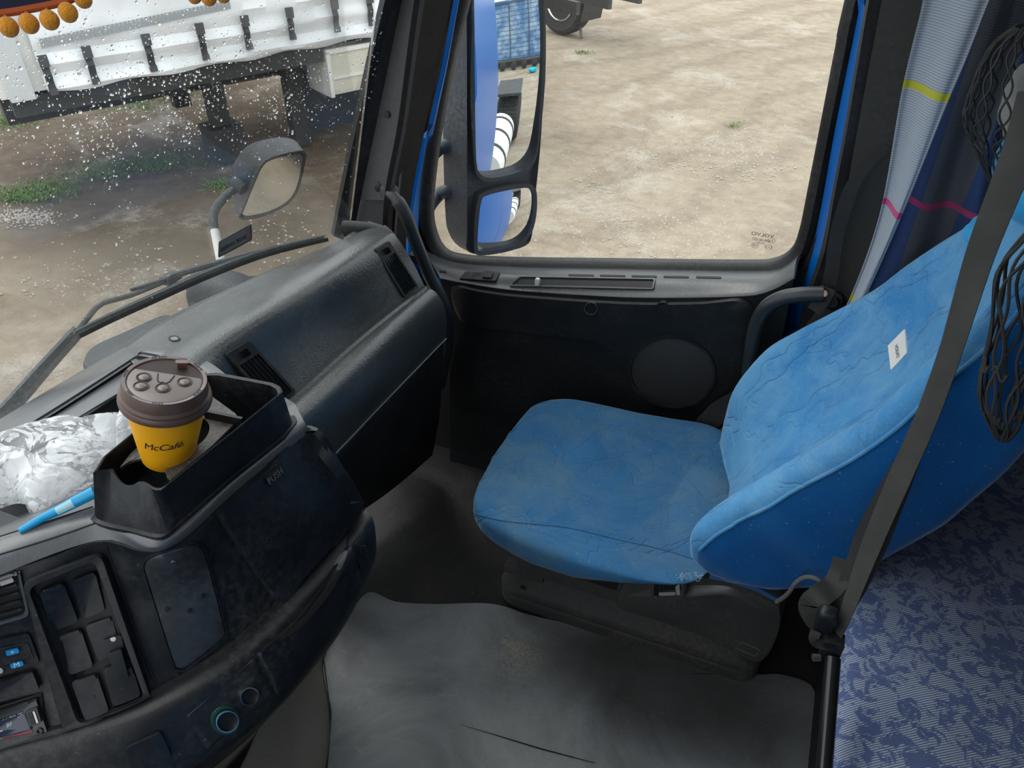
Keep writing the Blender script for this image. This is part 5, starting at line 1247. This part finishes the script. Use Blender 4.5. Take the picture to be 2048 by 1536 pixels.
# cord loop hanging from the cover
cpx = [(1553, 1204, .97), (1575, 1188, .955), (1592, 1165, .945), (1612, 1154, .94), (1634, 1158, .935), (1645, 1172, .935), (1640, 1186, .94), (1625, 1197, .95), (1610, 1205, .96), (1602, 1216, .97)]
tag(MB().tube(smooth([AY(u, v, y) for u, v, y in cpx], 5), .0038, 8).build('elastic_cord', plastic('grey_cord', (.14, .14, .14), .8, 900, .6, .3)), 'looped grey elastic cord hanging at the rear foot of the blue seat', 'cord')
# seat belt buckle on the far side of the seat
bk = thing('belt_buckle', 'black seat belt buckle stalk between cushion and backrest by the speaker', 'seat belt', (-.07, 1.50, .38))
bp_ = [(1405, 858, 1.50), (1420, 832, 1.50), (1455, 808, 1.50), (1490, 800, 1.49)]
MB().strip([AY(u, v, y) for u, v, y in ((1402, 872, 1.50), (1412, 850, 1.50), (1435, 825, 1.50), (1480, 800, 1.50))], V((0, -1, .3)), .05, .012).build('strap', belt2_m, bk)
mb = MB(); mb.tube([AY(u, v, 1.47) for u, v in ((1425, 880), (1450, 868), (1470, 860))], .018, 8, flat=.5); mb.build('buckle', smooth_m, bk)

# the driver's own seat, under and behind the viewpoint (outside the frame, it keeps the light off the bunk)
def copy_tree(o, parent=None):
    c = o.copy(); COL.objects.link(c); c.parent = parent
    for ch in [x for x in SEAT_PARTS if x.parent == o]: copy_tree(ch, c)
    return c
SEAT_PARTS = list(COL.objects)
S2_ = copy_tree(S); S2_.location = S.location+V((.04, -1.27, 0)); S2_['label'] = "driver's seat in the same blue velour, unseen, added to keep light off the bunk"

# grooves moulded into the console
for T_, pts_ in ((HT, [(-60, 1092), (0, 1073), (100, 1042), (186, 1014)]), (HT, [(-60, 1128), (0, 1109), (100, 1078), (192, 1046)])):
    seam(T_, pts_, 'moulded_groove', black_m, D, .0011, .0002, 30)
seam(CF, [(212, 1092), (232, 1150), (262, 1240), (296, 1330), (322, 1392)], 'moulded_groove', black_m, D, .0016, .0002, 30)
# ================================================================== LOOSE CAB THINGS
# rubber mat over the floor
mat_m, nt, b, o = newmat('worn_grey_rubber_mat'); c = coords(nt)
n1 = noise_(nt, c, 3.2, 7, .68, .7); n2 = noise_(nt, c, 17, 6, .7, 1.2); n3 = noise_(nt, c, 130, 3, .7)
base = ramp(nt, n1, [(.3, (.09, .092, .095)), (.5, (.19, .205, .215)), (.72, (.29, .31, .32))])
base = mixc(nt, math_(nt, 'MULTIPLY', bw(nt, n2, .55, .75), .5), base, (.27, .285, .29)); base = mixc(nt, math_(nt, 'MULTIPLY', bw(nt, n3, .55, .8), .25), base, (.20, .19, .17))
q = AZ(1050, 1305, 0); q2 = AZ(1330, 1370, 0)
def mblob(q, rx, ry):
    mp = nt.nodes.new('ShaderNodeMapping'); mp.vector_type = 'TEXTURE'; mp.inputs['Location'].default_value = (q.x, q.y, 0); mp.inputs['Scale'].default_value = (rx, ry, 1)
    nt.links.new(coords(nt), mp.inputs[0]); g = nt.nodes.new('ShaderNodeTexGradient'); g.gradient_type = 'SPHERICAL'; nt.links.new(mp.outputs[0], g.inputs[0]); return g.outputs[0]
sand = math_(nt, 'MULTIPLY', bw(nt, math_(nt, 'ADD', math_(nt, 'MULTIPLY', mblob(q, .19, .12), .55), math_(nt, 'ADD', math_(nt, 'MULTIPLY', math_(nt, 'SUBTRACT', n3, .5), 2.6), math_(nt, 'MULTIPLY', math_(nt, 'SUBTRACT', n2, .5), 1.6))), .45, .8), .7)
base = mixc(nt, sand, base, (.42, .36, .25))
dirt = math_(nt, 'MULTIPLY', bw(nt, math_(nt, 'ADD', mblob(q2, .40, .20), math_(nt, 'MULTIPLY', n2, .3)), .2, .7), .7)
base = mixc(nt, dirt, base, (.030, .028, .025))
nt.links.new(base, b.inputs['Base Color']); b.inputs['Roughness'].default_value = .55
ch = bump(nt, b, n2, .25, .006); bump(nt, b, n3, .3, .001, ch)
mpx = [(648, 1318), (690, 1245), (735, 1185), (790, 1203), (870, 1208), (960, 1206), (1010, 1213), (1060, 1230), (1200, 1262), (1490, 1342), (1560, 1348), (1622, 1370), (1630, 1420), (1634, 1536), (1640, 1700), (640, 1700), (655, 1536), (662, 1440), (655, 1390)]
ol = [AZ(p.x, p.y, .008) for p in smooth([V((a, b_, 0)) for a, b_ in mpx], 4, True)]; c0 = sum(ol, V((0, 0, 0)))/len(ol)
mb = MB(); rows = [[V((p.x, p.y, .0)) for p in ol], ol]
for f in (.01, .06, .15, .3, .5, .7, .85): rows.append([V((*(p.lerp(c0, f)).xy, .008+.004*max(0, mnoise.noise(V((p.lerp(c0, f).x*5, p.lerp(c0, f).y*5, 1)))))) for p in ol])
mb.grid(rows, cu=True); mb.v.append(c0+V((0, 0, .001))); k = len(ol)
for i in range(k): mb.f.append(((len(rows)-1)*k+i, (len(rows)-1)*k+(i+1) % k, len(mb.v)-1))
fm_ = mb.build('floor_mat', mat_m, None, True, None, None, (0, 0, 0)); tag(fm_, 'large grey rubber mat covering the cab floor, dusty and scuffed', 'mat')
# slit in the mat
q = [AZ(u, v, .0105) for u, v in ((920, 1449), (985, 1468), (1080, 1497), (1190, 1526))]
MB().tube(q, [.0006, .0016, .0028, .0012], 6, flat=.3).build('slit', black_m, fm_)
# crumbs of dried mud on the mat
random.seed(21); mb = MB()
for k in range(150):
    u = random.choice([random.gauss(1050, 60), random.gauss(1100, 160), random.uniform(700, 1600)]); v = random.gauss(1330, 50) if u < 1150 else random.uniform(1300, 1520)
    q = AZ(u, v, .011); stone(q, random.uniform(.0008, .0026))
tag(mb.build('mud_crumbs', plain('dried_mud', (.25, .22, .17), .9), None, False, None, None, (0, 0, .01)), 'dried mud crumbs scattered over the grey floor mat', 'crumbs', None, 'stuff')

# quilted cover over the engine tunnel flank
leath = plastic('creased_grey_leatherette', (.15, .14, .125), .55, 160, .9, .3, (.16, .15, .13), leather=True)
tn_ = smoothrows([[AZ(u, v, .0) for u, v in ((720, 1160), (651, 1300), (658, 1400), (662, 1470), (650, 1560), (640, 1650))],
                  [AZ(u, v, .02) for u, v in ((700, 1180), (640, 1310), (646, 1410), (650, 1480), (630, 1580), (600, 1690))],
                  [AZ(u, v, .06) for u, v in ((660, 1220), (605, 1340), (590, 1440), (575, 1520), (520, 1620), (470, 1720))],
                  [AZ(u, v, .12) for u, v in ((620, 1230), (550, 1360), (520, 1450), (480, 1540), (420, 1640), (370, 1720))]], 40, 6)
tc_ = sheet(tn_, .006, V((-.4, 0, -1))).build('tunnel_cover', leath); tag(tc_, 'creased grey leatherette cover bulging out below the console beside the mat', 'cover')
q = [AZ(u, v, .013) for u, v in ((648, 1322), (651, 1350), (657, 1395), (662, 1420), (661, 1440))]; MB().tube(q, .0012, 6).build('torn_seam', black_m, tc_)

# A-pillar grab handle
gh = thing('grab_rail', 'curved black grab handle running from the windshield pillar down past the dashboard', 'handle', AY(880, 600, 1.5))
hp = [(778, 384, 1.44), (792, 398, 1.435), (808, 424, 1.44), (830, 480, 1.46), (858, 550, 1.49), (884, 600, 1.51), (896, 640, 1.53), (893, 700, 1.55), (880, 770, 1.56)]
MB().tube(smooth([AY(u, v, y) for u, v, y in hp], 5), [.011]+[.0155]*60+[.0155]*20, 16).build('grip', plastic('handle_grip', (.035, .04, .045), .38, 500, .2, .2), gh) if False else None
pp = smooth([AY(u, v, y) for u, v, y in hp], 5); MB().tube(pp, [.0125 if i < 6 else .0155 for i in range(len(pp))], 16).build('grip', plastic('handle_grip', (.035, .04, .045), .38, 500, .2, .2), gh)
MB().grid(superbox(AY(778, 384, 1.445), (.022, .012, .018), .5, .5, 16, 10), cu=True).build('end_foot', pillar_m, gh)
bz = [AY(u, v, 1.6) for u, v in ((816, 506), (836, 502), (850, 520), (828, 524))]
mb = MB(); mb.box(AY(834, 512, 1.56), (.03, .04, .02)); mb.build('foot_block', plastic('block', (.06, .063, .066), .5, 0, 0, .2), gh)

# bent tube beside the door opening
gb = thing('grab_bar', 'bent black tube handle behind the passenger door by the seat', 'handle', AY(1500, 740, 1.54))
pp = smooth([AY(u, v, y) for u, v, y in ((1648, 588, 1.50), (1600, 590, 1.50), (1560, 598, 1.50), (1530, 618, 1.50), (1512, 655, 1.50), (1504, 700, 1.50), (1497, 760, 1.51), (1492, 830, 1.52))], 5)
MB().tube(pp, .0165, 16).build('bent_tube', plastic('satin_black_tube', (.02, .023, .026), .35, 0, 0, .2), gb)
# strap with copper rivet on the pillar
sb_ = thing('pillar_strap', 'black webbing strap with a copper rivet hanging on the door pillar', 'strap', AY(1650, 590, 1.52))
pp = smooth([AY(u, v, 1.535) for u, v in ((1775, 292), (1735, 330), (1705, 372), (1688, 420), (1672, 480), (1664, 540), (1656, 578))], 5)
MB().strip(pp, V((-.2, -1, .1)), [.012+.016*min(1, i/12) for i in range(len(pp))], .0025).build('webbing', belt2_m, sb_)
MB().strip([AY(u, v, 1.505) for u, v in ((1656, 576), (1645, 600), (1628, 622))], V((-.2, -1, .1)), .030, .003).build('webbing', belt_m, sb_)
q = AY(1648, 587, 1.495); MB().lathe([(.0075, -.004), (.0078, .0), (.006, .0025), (0, .003)], q, EYE-q, 20).build('rivet', copper_m, sb_)

# curtains
def curt_mat(name, light, blue=(.02, .06, .20), zy=(), zp=(), bands=()):
    m, nt, b, o = newmat(name); c = coords(nt); s = nt.nodes.new('ShaderNodeSeparateXYZ'); nt.links.new(c, s.inputs[0])
    wv = nt.nodes.new('ShaderNodeTexWave'); wv.bands_direction = 'Z'; wv.inputs['Scale'].default_value = 75; wv.inputs['Distortion'].default_value = .3; nt.links.new(c, wv.inputs[0])
    base = mixc(nt, wv.outputs[0], light, tuple(x*.62 for x in light))
    for x0, x1 in bands:
        f = math_(nt, 'MULTIPLY', math_(nt, 'GREATER_THAN', s.outputs[0], x0), math_(nt, 'LESS_THAN', s.outputs[0], x1)); base = mixc(nt, f, base, blue)
    for z in zy:
        base = mixc(nt, math_(nt, 'LESS_THAN', math_(nt, 'ABSOLUTE', math_(nt, 'SUBTRACT', s.outputs[2], z)), .0065), base, (.42, .42, .03))
    for z in zp:
        base = mixc(nt, math_(nt, 'LESS_THAN', math_(nt, 'ABSOLUTE', math_(nt, 'SUBTRACT', s.outputs[2], z)), .006), base, (.45, .05, .18))
    nt.links.new(base, b.inputs['Base Color']); b.inputs['Roughness'].default_value = .9; b.inputs['Sheen Weight'].default_value = .15; bump(nt, b, wv.outputs[0], .25, .0008); return m
def curtain(name, lpx, rpx, yl, yr, folds, amp, mat, label, ph=0, nv=40, nu=40):
    L_ = resample(smooth([AY(u, v, yl) for u, v in lpx], 5), nv); R_ = resample(smooth([AY(u, v, yr) for u, v in rpx], 5), nv); rows = []
    for i in range(nv):
        r = []
        for j in range(nu):
            t = j/(nu-1); p = L_[i].lerp(R_[i], t); p.y += amp*math.sin(t*PI*folds+ph+.6*mnoise.noise(V((t*2, i*.07, 3))))*math.sin(min(1, t*6)*PI/2)*math.sin(min(1, (1-t)*6)*PI/2); r.append(p)
        rows.append(r)
    o = sheet(rows, .003, V((0, 1, 0))).build(name, mat); tag(o, label, 'curtain', 'cab curtains' if False else None); return o
yA = 1.50
zY1 = AY(1850, 172, yA).z; zP1 = AY(1790, 405, yA).z; zY2 = AY(1725, 598, yA).z
c1 = curtain('curtain', [(1860, -120), (1846, 0), (1822, 100), (1800, 200), (1768, 390), (1735, 510), (1690, 620), (1660, 665), (1630, 760)], [(2030, -120), (1978, 0), (1935, 110), (1890, 215), (1828, 370), (1780, 480), (1725, 600), (1690, 670), (1650, 780)], 1.50, 1.44, 2.0, .012, None, 'light grey curtain fold with yellow and pink stripes beside the door pillar')
base_z = ORG[c1.name]
c1.data.materials.clear(); c1.data.materials.append(curt_mat('light_striped_curtain', (.36, .42, .50), zy=(zY1-base_z.z, zY2-base_z.z), zp=(zP1-base_z.z,)))
c2 = curtain('curtain', [(2010, -120), (1960, 0), (1920, 110), (1870, 215), (1808, 370), (1770, 480), (1715, 600), (1680, 680), (1650, 780)], [(2200, -120), (2150, 0), (2120, 110), (2080, 215), (2050, 370), (2040, 480), (2000, 620), (1990, 700), (1990, 780)], 1.53, 1.50, 5, .018, None, 'dark grey and blue curtain hanging behind the blue backrest', ph=1)
bz = ORG[c2.name]; xb = lambda u, v: AY(u, v, 1.51).x-bz.x
c2.data.materials.clear(); c2.data.materials.append(curt_mat('dark_striped_curtain', (.12, .14, .17), (.03, .07, .22), zp=(AY(1850, 412, 1.51).z-bz.z,), zy=(AY(1725, 598, 1.51).z-bz.z,), bands=((xb(1700, 560), xb(1790, 560)), (xb(1930, 400), xb(1962, 400)))))

# bunk
bm_, nt, b, o = newmat('blue_woven_bunk_fabric'); c = coords(nt)
v1 = noise_(nt, c, 42, 4, .7, .8); lo = noise_(nt, c, 7, 4, .6)
mp = nt.nodes.new('ShaderNodeMapping'); mp.inputs['Rotation'].default_value = (0, 0, 1.0); nt.links.new(c, mp.inputs[0])
wv = nt.nodes.new('ShaderNodeTexWave'); wv.inputs['Scale'].default_value = 95; wv.inputs['Distortion'].default_value = 1.2; wv.inputs['Detail'].default_value = 2; nt.links.new(mp.outputs[0], wv.inputs[0])
st_ = mixc(nt, bw(nt, wv.outputs[0], .35, .65), (.075, .11, .21), (.37, .42, .53))
base = mixc(nt, bw(nt, v1, .47, .52), (.065, .10, .235), st_); base = mixc(nt, math_(nt, 'MULTIPLY', bw(nt, lo, .4, .7), .35), base, (.07, .09, .15))
nt.links.new(base, b.inputs['Base Color']); b.inputs['Roughness'].default_value = .9; b.inputs['Sheen Weight'].default_value = .15; bump(nt, b, wv.outputs[0], .4, .0012)
def bw_(p):
    p = p.copy()
    p.z += .010*mnoise.noise(V((p.x*6, p.y*5, 0)))
    return p
rows = superbox((.602, .44, .566), (.395, 1.06, .058), .30, .10, 96, 24, bw_)
bunk = MB().grid(rows, cu=True).build('bunk_mattress', bm_, None, True, None, 80, (0.6, .48, .37)); tag(bunk, 'bunk mattress in blue and grey woven fabric behind the seats', 'mattress')
bb = MB().box((.65, .44, .246), (.74, 2.06, .492)).build('bunk_box', plain('black_bunk_box', (.012, .012, .013), .7), None, False); tag(bb, 'black box carrying the bunk mattress', 'bunk base')

# belt post with buckle and the long belt
post = thing('belt_post', 'glossy black tube post beside the front edge of the bunk', 'post', AX(1650, 1536, .172))
P0 = AD(1666, 1316, 1.06); P1 = AD(1643, 1600, .98)
post.location = P1; ORG[post.name] = P1
MB().tube([P0, P1], .0105, 18).build('tube', plain('gloss_black', (.01, .011, .012), .2), post)
a = AD(1664, 1290, 1.065); MB().box(a, (.026, .022, .032)).build('head_block', smooth_m, post, False)
MB().lathe([(0, 0), (.005, 0), (.005, .01), (0, .01)], AD(1640, 1315, 1.06), RGT*-1, 10).build('bolt', steel_m, post)
bl_ = thing('seat_belt', 'long black seat belt running diagonally down in front of the blue backrest', 'seat belt', AD(1670, 1280, 1.06))
def bd(u, v): return .985+.09*(v-300)/950*(-1)+.07   # nearer at the top of the picture
m1 = [(2075, 180), (2048, 280), (2018, 360), (1960, 510), (1905, 690), (1855, 830), (1800, 955), (1745, 1085), (1702, 1200), (1675, 1275)]
d1 = [.93, .94, .945, .96, .98, 1.0, 1.02, 1.035, 1.05, 1.06]
w1 = [.052, .052, .048, .042, .034, .034, .036, .032, .024, .012]
def sp(L, d, w_, k=5):
    P = smooth([AD(u, v, dd) for (u, v), dd in zip(L, d)], k); W = [w_[min(len(w_)-1, i//k)]*(1-(i % k)/k)+w_[min(len(w_)-1, i//k+1)]*((i % k)/k) for i in range(len(P))]; return P, W
P, W = sp(m1, d1, [w_*.86 for w_ in w1]); NV = [(EYE-p).normalized()*.8+V((-.5, -.1, 0)) for p in P]
MB().strip(P, NV, W, .0016).build('upper_webbing', belt_m, bl_)
m2 = [(1868, 800), (1835, 880), (1790, 975), (1745, 1075), (1705, 1170), (1672, 1230), (1650, 1262)]
P, W = sp(m2, [1.02, 1.03, 1.04, 1.05, 1.06, 1.07, 1.075], [.006, .024, .036, .044, .036, .028, .022]); MB().strip(P, [(EYE-p).normalized() for p in P], W, .0016).build('lower_webbing', belt2_m, bl_)
m3 = [(1690, 1120), (1672, 1165), (1640, 1192), (1622, 1212), (1634, 1238), (1650, 1262)]
P, W = sp(m3, [1.07, 1.07, 1.065, 1.065, 1.065, 1.065], [.03, .03, .032, .034, .034, .022]); MB().strip(P, [(EYE-p).normalized()+V((.25*math.sin(i), 0, 0)) for i, p in enumerate(P)], W, .0018).build('twisted_webbing', belt_m, bl_)
P, W = sp([(1632, 1262), (1628, 1278), (1640, 1288), (1668, 1290)], [1.06]*4, [.014]*4); MB().strip(P, [(EYE-p).normalized() for p in P], W, .002).build('webbing_tail', belt2_m, bl_)
q = AD(1652, 1240, 1.06); MB().grid(superbox(q, (.014, .012, .024), .5, .5, 16, 10), cu=True).build('tongue', smooth_m, bl_)

# cargo nets
random.seed(9)
cord_m = plain('black_net_cord', (.028, .028, .027), .75)
def net_thing(c, half, M, name, label, nx, ny, r, seed, jitter, load=False, low=0):
    t = thing(name, label, 'net', V(c)-V((0, 0, half[2])))
    def pt(a, h):
        q = V((half[0]*math.cos(a)*math.sqrt(max(.05, 1-h*h)), half[1]*math.sin(a)*math.sqrt(max(.05, 1-h*h)), half[2]*h)); q += V((1, 1, 1))*0+V((mnoise.noise(q*9+V((seed, 0, 0))), mnoise.noise(q*9+V((0, seed, 0))), mnoise.noise(q*9+V((0, 0, seed)))))*jitter
        return V(c)+M @ q
    mb = MB()
    for i in range(nx):
        for s_ in (-1, 1):
            a0 = 2*PI*i/nx; seq = []
            for k in range(ny*6+1):
                h = -1+2*k/(ny*6); z = abs(((k/6) % 2)-1); zz = (3*z*z-2*z*z*z)
                seq.append(pt(a0+s_*(zz-.5)*PI/nx*.93, h))
            mb.tube(seq, r, 5)
    mb.build('mesh_cords', cord_m, t)
    for j in range(nx*2):
        a = random.uniform(0, 6.28); h = -.85+.5*random.random(); q = [pt(a+.13*k, h+.05*math.sin(k*1.7)) for k in range(5)]
        if j < 8: MB().tube(smooth(q, 3), r*1.15, 5).build('loose_cord', cord_m, t)
    return t
nc = AD(2025, 215, 1.16)
n1_ = net_thing(nc, (.065, .06, .115), Matrix.Rotation(-.15, 3, 'Y'), 'cargo_net', 'bundled black mesh net hanging in the top right corner', 13, 7, .0017, 3, .02)
mb = MB(); mb.grid(superbox(nc+V((.02, .0, .02)), (.035, .03, .06), .8, .8, 24, 16, lambda p: p*(1+.45*mnoise.noise(p*30))), cu=True); tag(mb.build('crumpled_paper', plain('grey_white_paper', (.25, .25, .24), .8)), 'crumpled grey paper held inside the upper black net', 'paper')
nc2 = AD(2052, 650, .90)
n2_ = net_thing(nc2, (.035, .035, .16), Matrix.Rotation(-.12, 3, 'Y'), 'cargo_net', 'stretched black mesh net at the right edge in front of the seat headrest', 8, 5, .0021, 8, .016)

# windshield wiper outside the glass
wp = thing('windshield_wiper', 'black wiper arm and blade lying across the rain-wet windshield', 'wiper', on(WS, 60, 760)[0])
def W_(u, v, off):
    p, n = on(WS, u, v); d = (p-EYE).normalized(); return p+d*(off/max(.4, abs(d.dot(n))))
P = [W_(-40, 880, .05), W_(20, 815, .05), W_(90, 735, .05), W_(158, 660, .045)]; MB().strip(smooth(P, 4), V((1, 0, .25)), [.030-.010*i/12 for i in range(13)], .010).build('arm', wip_m, wp)
P = [W_(152, 668, .045), W_(180, 630, .045), W_(205, 607, .045), W_(262, 590, .042), W_(345, 556, .04)]; MB().tube(smooth(P, 5), .0050, 10).build('arm_rod', wip_m, wp)
P = [W_(262, 580, .032), W_(330, 560, .036), W_(345, 552, .036), (W_(420, 530, .036)), W_(530, 500, .03), W_(600, 487, .022)]; MB().tube(smooth(P, 5), [.0035+.003*math.sin(PI*i/25) for i in range(26)], 8).build('bridge', wip_m, wp)
MB().box(W_(342, 556, .04), (.02, .035, .014)).build('joint', wip_m, wp, False)
P = [W_(158, 672, .006), W_(230, 637, .006), (W_(330, 592, .006)), W_(420, 552, .006), W_(520, 514, .006), W_(600, 492, .006), W_(655, 479, .006)]; P = smooth(P, 5)
MB().strip(P, V((1, 0, .25)), [.008]*len(P), .006).build('blade_rubber', rubber_m, wp)
MB().tube([p+V((-.010, 0, .004)) for p in P], [.0035+.0035*math.sin(PI*i/(len(P)-1)) for i in range(len(P))], 6).build('blade_spine', wip_m, wp)
MB().tube([p+V((-.004, 0, .009)) for p in P], .0016, 6).build('wet_edge', plain('wet_shine_rubber', (.10, .11, .12), .1), wp)
# black cowl and lower corner panels outside
cw = smoothrows([[W_(u, v, .01)+V((0, 0, 0)) for u, v in ((-100, 905), (60, 805), (180, 735), (300, 665))], [W_(u, v, .03)+V((-.02, 0, -.0)) for u, v in ((-100, 890), (60, 795), (178, 722), (300, 652))], [W_(u, v, .04)+V((-.12, 0, -.02)) for u, v in ((-100, 880), (60, 790), (172, 715), (290, 630))]], 24, 4)
cow = thing('front_cowl', 'grey-black cowl panel outside below the windshield', 'panel', cw[0][0])
hb_ = [(168, 738), (172, 712), (196, 692), (250, 668), (330, 633), (352, 642), (340, 668), (270, 706), (200, 742)]
qn = V((.1, 0, 1)).normalized()
P = [AZ(u, v, .74) for u, v in hb_]; P = smooth(P, 4, True); c = sum(P, V((0, 0, 0)))/len(P)
MB().grid([[p-V((0, 0, .08)) for p in P], P, [p.lerp(c, .05)+V((0, 0, .006)) for p in P], [p.lerp(c, .9)+V((0, 0, .008)) for p in P]], cu=True, cap=True).build('hinge_cover', mirror_shell_m, cow)
hb2 = [(378, 640), (380, 590), (400, 566), (470, 550), (560, 552), (600, 575), (560, 620), (470, 640)]
P = [AZ(u, v, .60) for u, v in hb2]; P = smooth(P, 4, True); c = sum(P, V((0, 0, 0)))/len(P)
MB().grid([[p-V((0, 0, .3)) for p in P], [p-V((0, 0, .02)) for p in P], [p.lerp(c, .08) for p in P], [p.lerp(c, .9)+V((0, 0, .01)) for p in P]], cu=True, cap=True).build('corner_panel', mirror_rim_m, cow)

# registration sticker on the inside of the glass, read from behind
stk = thing('registration_sticker', 'small grey registration sticker on the windshield reading backwards', 'sticker', on(WS, 470, 480)[0])
S4 = [(437, 483), (503, 447), (504, 480), (436, 516)]
o1 = pad(WS, rrect(S4, .12, 3), .0008, .4, -.0002).build('backing', plain('grey_sticker_back', (.13, .15, .155), .5), stk); OB = bvh(o1)
ring(OB, rrect(S4, .12, 3), rrect([(440, 484.5), (500, 451), (501, 478), (439, 512)], .12, 3), .0003, 0).build('border', plain('sticker_border', (.05, .055, .06), .4), stk)
pad(OB, rrect([(491, 458), (500, 453), (500, 476), (491, 481)], .1, 2), .0004, .4).build('field', plain('dark_red_field', (.16, .09, .10), .5), stk)
A_, n = on(OB, 466, 487); X = (on(OB, 485, 477)[0]-on(OB, 445, 499)[0]).normalized(); Y = n.cross(X).normalized(); text_mesh('BGR W006', .0132, A_+n*.0006+X*.001, -X, Y, n, .0002).build('lettering', plain('sticker_ink', (.02, .022, .025), .5), stk, False)

# raindrops
random.seed(4); mb = MB()
def drop(u, v, r):
    p, n = on(WS, u, v); n = -n if n.x > 0 else n       # outwards = away from the cab
    n = V((-abs(n.x), n.y, n.z)).normalized(); a = n.orthogonal().normalized(); b_ = n.cross(a); k = 7; sx, sy = random.uniform(.75, 1.1), random.uniform(.85, 1.35)
    up = (WR-n*WR.dot(n)).normalized(); sd_ = n.cross(up)
    jj = [random.uniform(.85, 1.15) for _ in range(k)]
    rows = []
    for f, h in ((1, 0), (.88, .38), (.5, .62)): rows.append([p+n*(.0008+h*r)+(sd_*math.cos(2*PI*i/k)*sx+up*math.sin(2*PI*i/k)*sy)*r*f*jj[i] for i in range(k)])
    mb.grid(rows, cu=True); m_ = len(mb.v)-k; mb.v.append(p+n*(.0008+.70*r)); c_ = len(mb.v)-1; mb.v.append(p+n*.0006); d_ = len(mb.v)-1
    s0 = m_-2*k
    for i in range(k): mb.f.append((m_+i, m_+(i+1) % k, c_)); mb.f.append((s0+(i+1) % k, s0+i, d_))
n_ = 0
while n_ < 1500:
    u = random.uniform(-40, 770); v = abs(random.gauss(0, 1))*190+random.uniform(0, 60) if random.random() < .8 else random.uniform(0, 640)
    if v > 700 or u > 790-v*.25: continue
    if v > 330 and random.random() < .55: continue
    r = min(.0030, random.lognormvariate(-6.95, .42)*(1 if v < 420 else .75)); drop(u, v, r); n_ += 1
for cl_u, cl_v, s_, k_ in ((205, 290, 40, 90), (370, 250, 25, 60), (300, 170, 50, 80), (560, 210, 28, 70), (400, 180, 30, 60), (190, 210, 50, 60), (520, 110, 60, 60), (240, 500, 50, 25)):
    for k in range(k_): drop(random.gauss(cl_u, s_), random.gauss(cl_v, s_), min(.003, random.lognormvariate(-6.8, .4)))
rd = mb.build('raindrops', water_m, None, True, None, 80, (-1, .6, 1.2)); tag(rd, 'raindrops covering the outside of the windshield', 'raindrops', None, 'stuff')

# yellow pompom fringe over the windshield
pm, nt, b, o = newmat('yellow_pompom_wool'); c = coords(nt); nt.links.new(mixc(nt, noise_(nt, c, 300, 3), (.50, .17, .0), (.85, .36, .01)), b.inputs['Base Color']); b.inputs['Roughness'].default_value = .95; b.inputs['Sheen Weight'].default_value = .3; bump(nt, b, noise_(nt, c, 420, 4), .9, .003)
def pompoms(name, label, balls, edge, th):
    t = thing(name, label, 'fringe', AD(*edge[0])); 
    P = [AD(*e) for e in edge]
    P = smooth(P, 5); rows = [[p+V((0, 0, .004)) for p in P], [p+V((0, 0, .10)) for p in P]]
    sheet([[p+V((0, 0, .003)) for p in P], [p+V((.0, 0, .34)) for p in P]], .012, V((-1, 0, 0))).build('valance', plain('dark_navy_velvet', (.006, .008, .03), .9), t)
    MB().tube(P, .0042, 8).build('braid', plain('orange_braid', (.30, .06, .01), .9), t)
    for (u, v, d, r, eu, ev) in balls:
        p = AD(u, v, d); rr = superbox(p, (r, r, r*1.06), 1, 1, 20, 14, lambda q: q*(1+.05*mnoise.noise(q*260)))
        o_ = MB().grid(rr, cu=True).build('pompom', pm, t); MB().tube([p+V((0, 0, r*.8)), AD(eu, ev, d)], .0014, 6).build('pompom_cord', plain('orange_cord', (.45, .14, .01), .9), o_)
dd = .86
pompoms('pompom_fringe', 'dark valance edged with yellow pompoms in the top left corner', [(17, 54, dd, 0.0103, 10, 28), (58, 47, dd, 0.0103, 52, 20), (99, 40, dd, 0.0101, 93, 14), (136, 25, dd, 0.0101, 132, 2), (166, -2, dd, 0.0094, 163, -18), (-25, 58, dd, .0101, -28, 36)], [(-90, 34, dd), (0, 27, dd), (60, 18, dd), (130, 3, dd), (175, -20, dd), (260, -60, dd)], .01)
pompoms('pompom_fringe', 'second row of yellow pompoms just showing at the top edge of the windshield', [(388, -9, dd, 0.0084, 388, -30), (417, -6, dd, 0.0089, 417, -30), (446, -11, dd, .0085, 446, -32)], [(340, -34, dd), (400, -32, dd), (450, -34, dd), (520, -40, dd)], .01)
